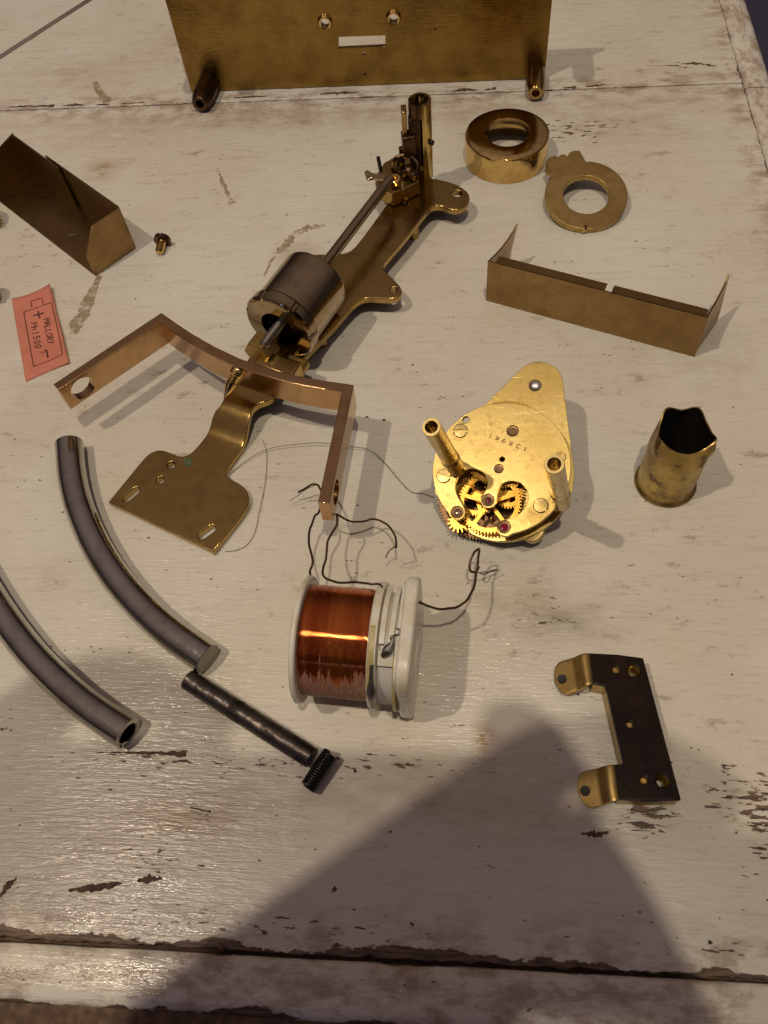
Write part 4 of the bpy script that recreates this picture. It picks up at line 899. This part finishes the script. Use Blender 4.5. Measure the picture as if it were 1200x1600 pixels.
wire([(597, 921, 30), (591, 914, 28), (575, 912, 22), (553, 910, 18), (528, 911, 16), (508, 901, 15), (504, 889, 16), (510, 872, 17), (511, 852, 17), (517, 835, 16), (526, 821, 16), (528, 806, 16), (526, 802, 16)], 0.34)
wire([(527, 802, 16), (540, 811, 14), (555, 816, 11), (572, 814, 9), (584, 811, 8), (600, 816, 8), (614, 830, 10), (619, 845, 12), (619, 855, 13)], 0.32)
wire([(619, 855, 13), (611, 858, 12), (604, 866, 10), (602, 872, 9)], 0.16, 'wire_strand'); wire([(618, 853, 12.5), (610, 859, 11.5), (605, 863, 10)], 0.10, 'wire_strand')
wire([(648, 940, 28), (662, 945, 26), (680, 950, 22), (700, 951, 19), (716, 948, 17), (732, 935, 15), (742, 915, 13), (745, 892, 12), (747, 872, 13), (747, 858, 14), (740, 866, 12), (734, 880, 11), (736, 892, 10), (743, 893, 9), (748, 885, 9)], 0.36)
wire([(745, 893, 10), (756, 895, 7), (768, 893, 5), (781, 890, 4)], 0.12, 'wire_strand'); wire([(746, 894, 10), (760, 893, 7), (770, 891, 5), (778, 893, 4)], 0.10, 'wire_strand'); wire([(747, 894, 9), (758, 897, 6), (776, 888, 5)], 0.10, 'wire_strand')

# ================================================================== STEEL TUBES
def bent(name, label, pts, r, hollow, catg):
    t_ = thing(name, label, catg, G(*pts[len(pts) // 2][:2]))
    P = catmull([G(p[0], p[1], r) for p in pts], 10); N_ = 40; vs = []
    obj('tube_wall', tube(P, r, N_, cap=False), 'steel', t_, smooth=60)
    for e, dirn in ((P[-1], (P[-1] - P[-2]).normalized()), (P[0], (P[0] - P[1]).normalized())):
        if hollow: obj('tube_end', lathe([(r, 0), (r * 0.93, 0.12), (r * 0.72, 0.12), (r * 0.66, -0.1), (r * 0.66, -12), (0, -12)], e, dirn, N_), 'steel', t_)
        else: obj('end_face', lathe([(r, 0), (r * 0.95, 0.15), (0, 0.18)], e, dirn, N_), 'steelend', t_)
    return t_
bent('curved_bar', 'solid curved steel bar with a flat cut end beside the brass bracket foot', [(108, 694), (113, 745), (124, 792), (146, 845), (178, 898), (220, 948), (267, 990), (324, 1030)], 4.6, False, 'steel bar')
bent('curved_tube', 'hollow curved steel tube running off the left edge of the picture', [(-60, 850), (-25, 915), (10, 970), (50, 1022), (95, 1068), (143, 1108), (200, 1146)], 4.5, True, 'steel tube')

# ================================================================== IRON ROD WITH SPRING
t = thing('iron_rod', 'short dark pitted iron rod with a black coil spring on its end', 'metal rod', G(390, 1125))
a, e = G(294, 1062, 3.1), G(487, 1184, 3.1)
P = [a.lerp(e, k / 110) for k in range(111)]
me = tube(P, 2.9, 40)
n_ = (e - a).normalized()
for v in me.vertices:
    q = v.co - a; s = q - n_ * q.dot(n_); k = noise.noise(v.co * 0.5) * 0.10 + noise.noise(v.co * 1.3) * 0.09
    f = q.dot(n_) / (e - a).length
    if s.length > 1: v.co += s.normalized() * (k - 0.35 * max(0, f - 0.8))
obj('rod', me, 'iron', t, smooth=60)
s0, s1 = G(516, 1178, 3.6), G(481, 1231, 3.2); L = (s1 - s0).length; ez = (s1 - s0) / L; eu = Vector((0, 0, 1)); ev = ez.cross(eu)
turns = 14; P = []
for k in range(turns * 16 + 1):
    A = 2 * math.pi * k / 16; f = k / (turns * 16); P.append(s0 + ez * (f * L) + (eu * math.cos(A) + ev * math.sin(A)) * 1.85)
obj('coil_spring', tube(P, 0.50, 7), 'spring', t, smooth=80)
obj('spring_core', tube([s0 + ez * 0.5, s1 - ez * 0.5], 1.5, 12), 'spring', t)

# ================================================================== FINE LOOSE WIRES, GREY LINE, CRUMBS
def hair(pts, r, label):
    o = obj('loose_wire', tube(catmull([G(*p) for p in pts], 8), r, 6), 'hair'); tag(o, label, 'wire')
hair([(358, 742, 0.3), (382, 722, 0.8), (415, 703, 1.5), (455, 695, 2.0), (500, 692, 2.2), (548, 698, 1.8), (578, 703, 1.4), (600, 722, 1), (622, 748, 0.8), (642, 768, 0.6), (660, 771, 0.5), (678, 777, 0.3)], 0.11, 'hair-thin loose wire running from the bracket foot under the yoke to the movement')
hair([(411, 688, 0.3), (417, 712, 0.5), (414, 755, 0.6), (405, 800, 0.6), (398, 832, 0.5), (385, 852, 0.4), (368, 860, 0.3), (352, 862, 0.3)], 0.09, 'hair-thin curved loose wire lying beside the corner of the bracket foot')
o = obj('grey_line', ribbon([G(-60, 127, 0.7), G(70, 43, 0.7), G(200, -40, 0.7)], 2.8), plain('grey_line', (0.22, 0.195, 0.165), 0.7, (0.19, 0.17, 0.145), 40)); sd = o.modifiers.new('t', 'SOLIDIFY'); sd.thickness = 0.0004; sd.offset = -1  # made-up flat ribbon standing in for a dark line of unclear origin
tag(o, 'thin grey diagonal line across the far left corner, made up as a flat ribbon', 'strip')
vs, fs = [], []
spots = [(62, 750), (96, 770), (98, 800), (165, 914), (600, 656), (552, 602), (573, 651), (408, 762), (412, 775), (1077, 20), (930, 335), (910, 305), (903, 1085), (330, 905), (290, 1113), (585, 1002), (645, 570), (870, 590), (555, 1205), (1110, 1473), (232, 840), (610, 1300)]
for (u, v) in spots + [(random.uniform(0, 1200), random.uniform(170, 1450)) for _ in range(90)]:
    p = G(u, v, 0.12); s = random.uniform(0.15, 0.55) * (1.3 if (u, v) in spots else 0.7); k = len(vs); m_ = random.randint(4, 6); ph = random.uniform(0, 6)
    for j in range(m_): A = ph + 2 * math.pi * j / m_; vs.append(p + Vector((math.cos(A) * s * random.uniform(0.5, 1.5), math.sin(A) * s * random.uniform(0.4, 1), random.uniform(-0.05, 0.05))))
    vs.append(p + Vector((0, 0, s * 0.45)))
    for j in range(m_): fs.append((k + j, k + (j + 1) % m_, k + m_))
o = obj('crumbs', mk(vs, fs, False), 'crumb'); o['kind'] = 'stuff'

# ================================================================== THE PHOTOGRAPHER (only the shadow of the hands and camera falls into the picture)
upv = axy; bkv = axz
pcx = CAM + bkv * 15 - upv * 10
t = thing('compact_camera', 'small black camera held over the table, only its shadow in the picture', 'camera', pcx)
obj('camera_body', box(pcx - axx * 8, 92, 72, 20, axx, bkv), 'camblack', t, bevel=4)
obj('lens_ring', lathe([(8.5, 0), (12, 0), (12, 3.5), (8.5, 3.5), (8.5, 0)], CAM + bkv * 1.5, bkv, 32), 'camblack', t)
def skin(name, chain, rads, edges, mat, parent, root, sub=2):
    me = bpy.data.meshes.new(name); off = wloc(parent) if parent else Vector((0, 0, 0))
    me.from_pydata([tuple(Vector(p) * MM - off) for p in chain], edges, []); o = bpy.data.objects.new(name, me); C.objects.link(o)
    if parent: o.parent = parent
    md = o.modifiers.new('skin', 'SKIN'); md.use_smooth_shade = True
    for i, r in enumerate(rads):
        sv = me.skin_vertices[0].data[i]; rr = r if isinstance(r, tuple) else (r, r); sv.radius = (rr[0] * MM, rr[1] * MM); sv.use_root = (i == root)
    ss_ = o.modifiers.new('sub', 'SUBSURF'); ss_.levels = sub; ss_.render_levels = sub
    me.materials.append(M[mat]); return o
t = thing('person', 'person in a dark jumper leaning over the table, holding the camera with both hands', 'person', (20, -600, -750))
V, Rr, E_ = [], [], []
def add(p, r, link=None):
    V.append(p); Rr.append(r)
    if link is not None: E_.append((link, len(V) - 1))
    return len(V) - 1
pel = add((15, -640, -120), 130); wst = add((15, -620, 60), 120, pel); chs = add((15, -570, 240), 135, wst); nk0 = add((18, -500, 385), 62, chs); nk = add((20, -470, 425), 52, nk0)
jaw = add((22, -425, 462), 62, nk); hd = add((22, -430, 530), 82, jaw); top = add((22, -440, 590), 62, hd); nose = add((22, -345, 495), 10, hd)
for sx, sh, el, wr, pm, fing, thumb in (
    (-1, (-165, -560, 330), (-260, -345, 165), (-116, -168, 216), (-78, -136, 230),
     [[(-58, -103, 240), (-40, -100, 240), (-14, -113, 234)], [(-54, -122, 228), (-22, -117, 227), (-12, -122, 227)], [(-54, -132, 222), (-22, -131, 221), (-12, -134, 221)], [(-56, -144, 219), (-28, -144, 216), (-14, -146, 216)]], [(-62, -140, 246), (-34, -132, 250)]),
    (1, (200, -560, 330), (225, -370, 165), (68, -186, 216), (57, -148, 230),
     [[(57, -116, 238), (52, -107, 238), (42, -110, 237)], [(52, -124, 229), (42, -120, 228), (36, -124, 228)], [(52, -134, 223), (44, -132, 221), (38, -136, 221)], [(54, -146, 219), (46, -146, 216), (40, -148, 216)]], [(62, -138, 248), (48, -128, 252)])):
    s_ = add(sh, 62, chs); e_ = add(el, 42, s_); m_ = add(tuple((Vector(el) + Vector(wr)) / 2), 35, e_); w_ = add(wr, 24, m_); p_ = add(pm, (24, 15), w_)
    for f_ in fing:
        k_ = p_
        for i_, q_ in enumerate(f_): k_ = add(q_, 8.6 - i_ * 0.7, k_)
    k_ = w_
    k_ = p_
    for q_ in thumb: k_ = add(q_, 9.5, k_)
lg = add((-90, -560, -160), 88, pel); lk = add((-110, -330, -200), 68, lg); la = add((-110, -300, -680), 45, lk); lf = add((-110, -190, -735), 34, la)
rg = add((120, -560, -160), 88, pel); rk = add((140, -330, -200), 68, rg); ra_ = add((140, -300, -680), 45, rk); rf = add((140, -190, -735), 34, ra_)
skin('body', V, Rr, E_, 'skin', t, pel)
V, Rr, E_ = [], [], []
pel = add((15, -640, -140), 142); wst = add((15, -620, 60), 134, pel); chs = add((15, -570, 240), 150, wst); nk0 = add((18, -505, 378), 72, chs)
for sh, el, wr in (((-165, -560, 330), (-260, -345, 165), (-116, -168, 216)), ((200, -560, 330), (225, -370, 165), (66, -186, 216))):
    s_ = add(sh, 76, chs); e_ = add(el, 54, s_); m_ = add(tuple((Vector(el) + Vector(wr)) / 2), 46, e_); w_ = add(tuple(Vector(el).lerp(Vector(wr), 0.93)), 33, m_)
skin('jumper', V, Rr, E_, 'cloth', t, pel)
V, Rr, E_ = [], [], []
a_ = add((22, -450, 565), 78); b_ = add((22, -478, 520), 66, a_); c_ = add((22, -488, 455), 45, b_)
skin('hair', V, Rr, E_, 'hairb', t, a_)
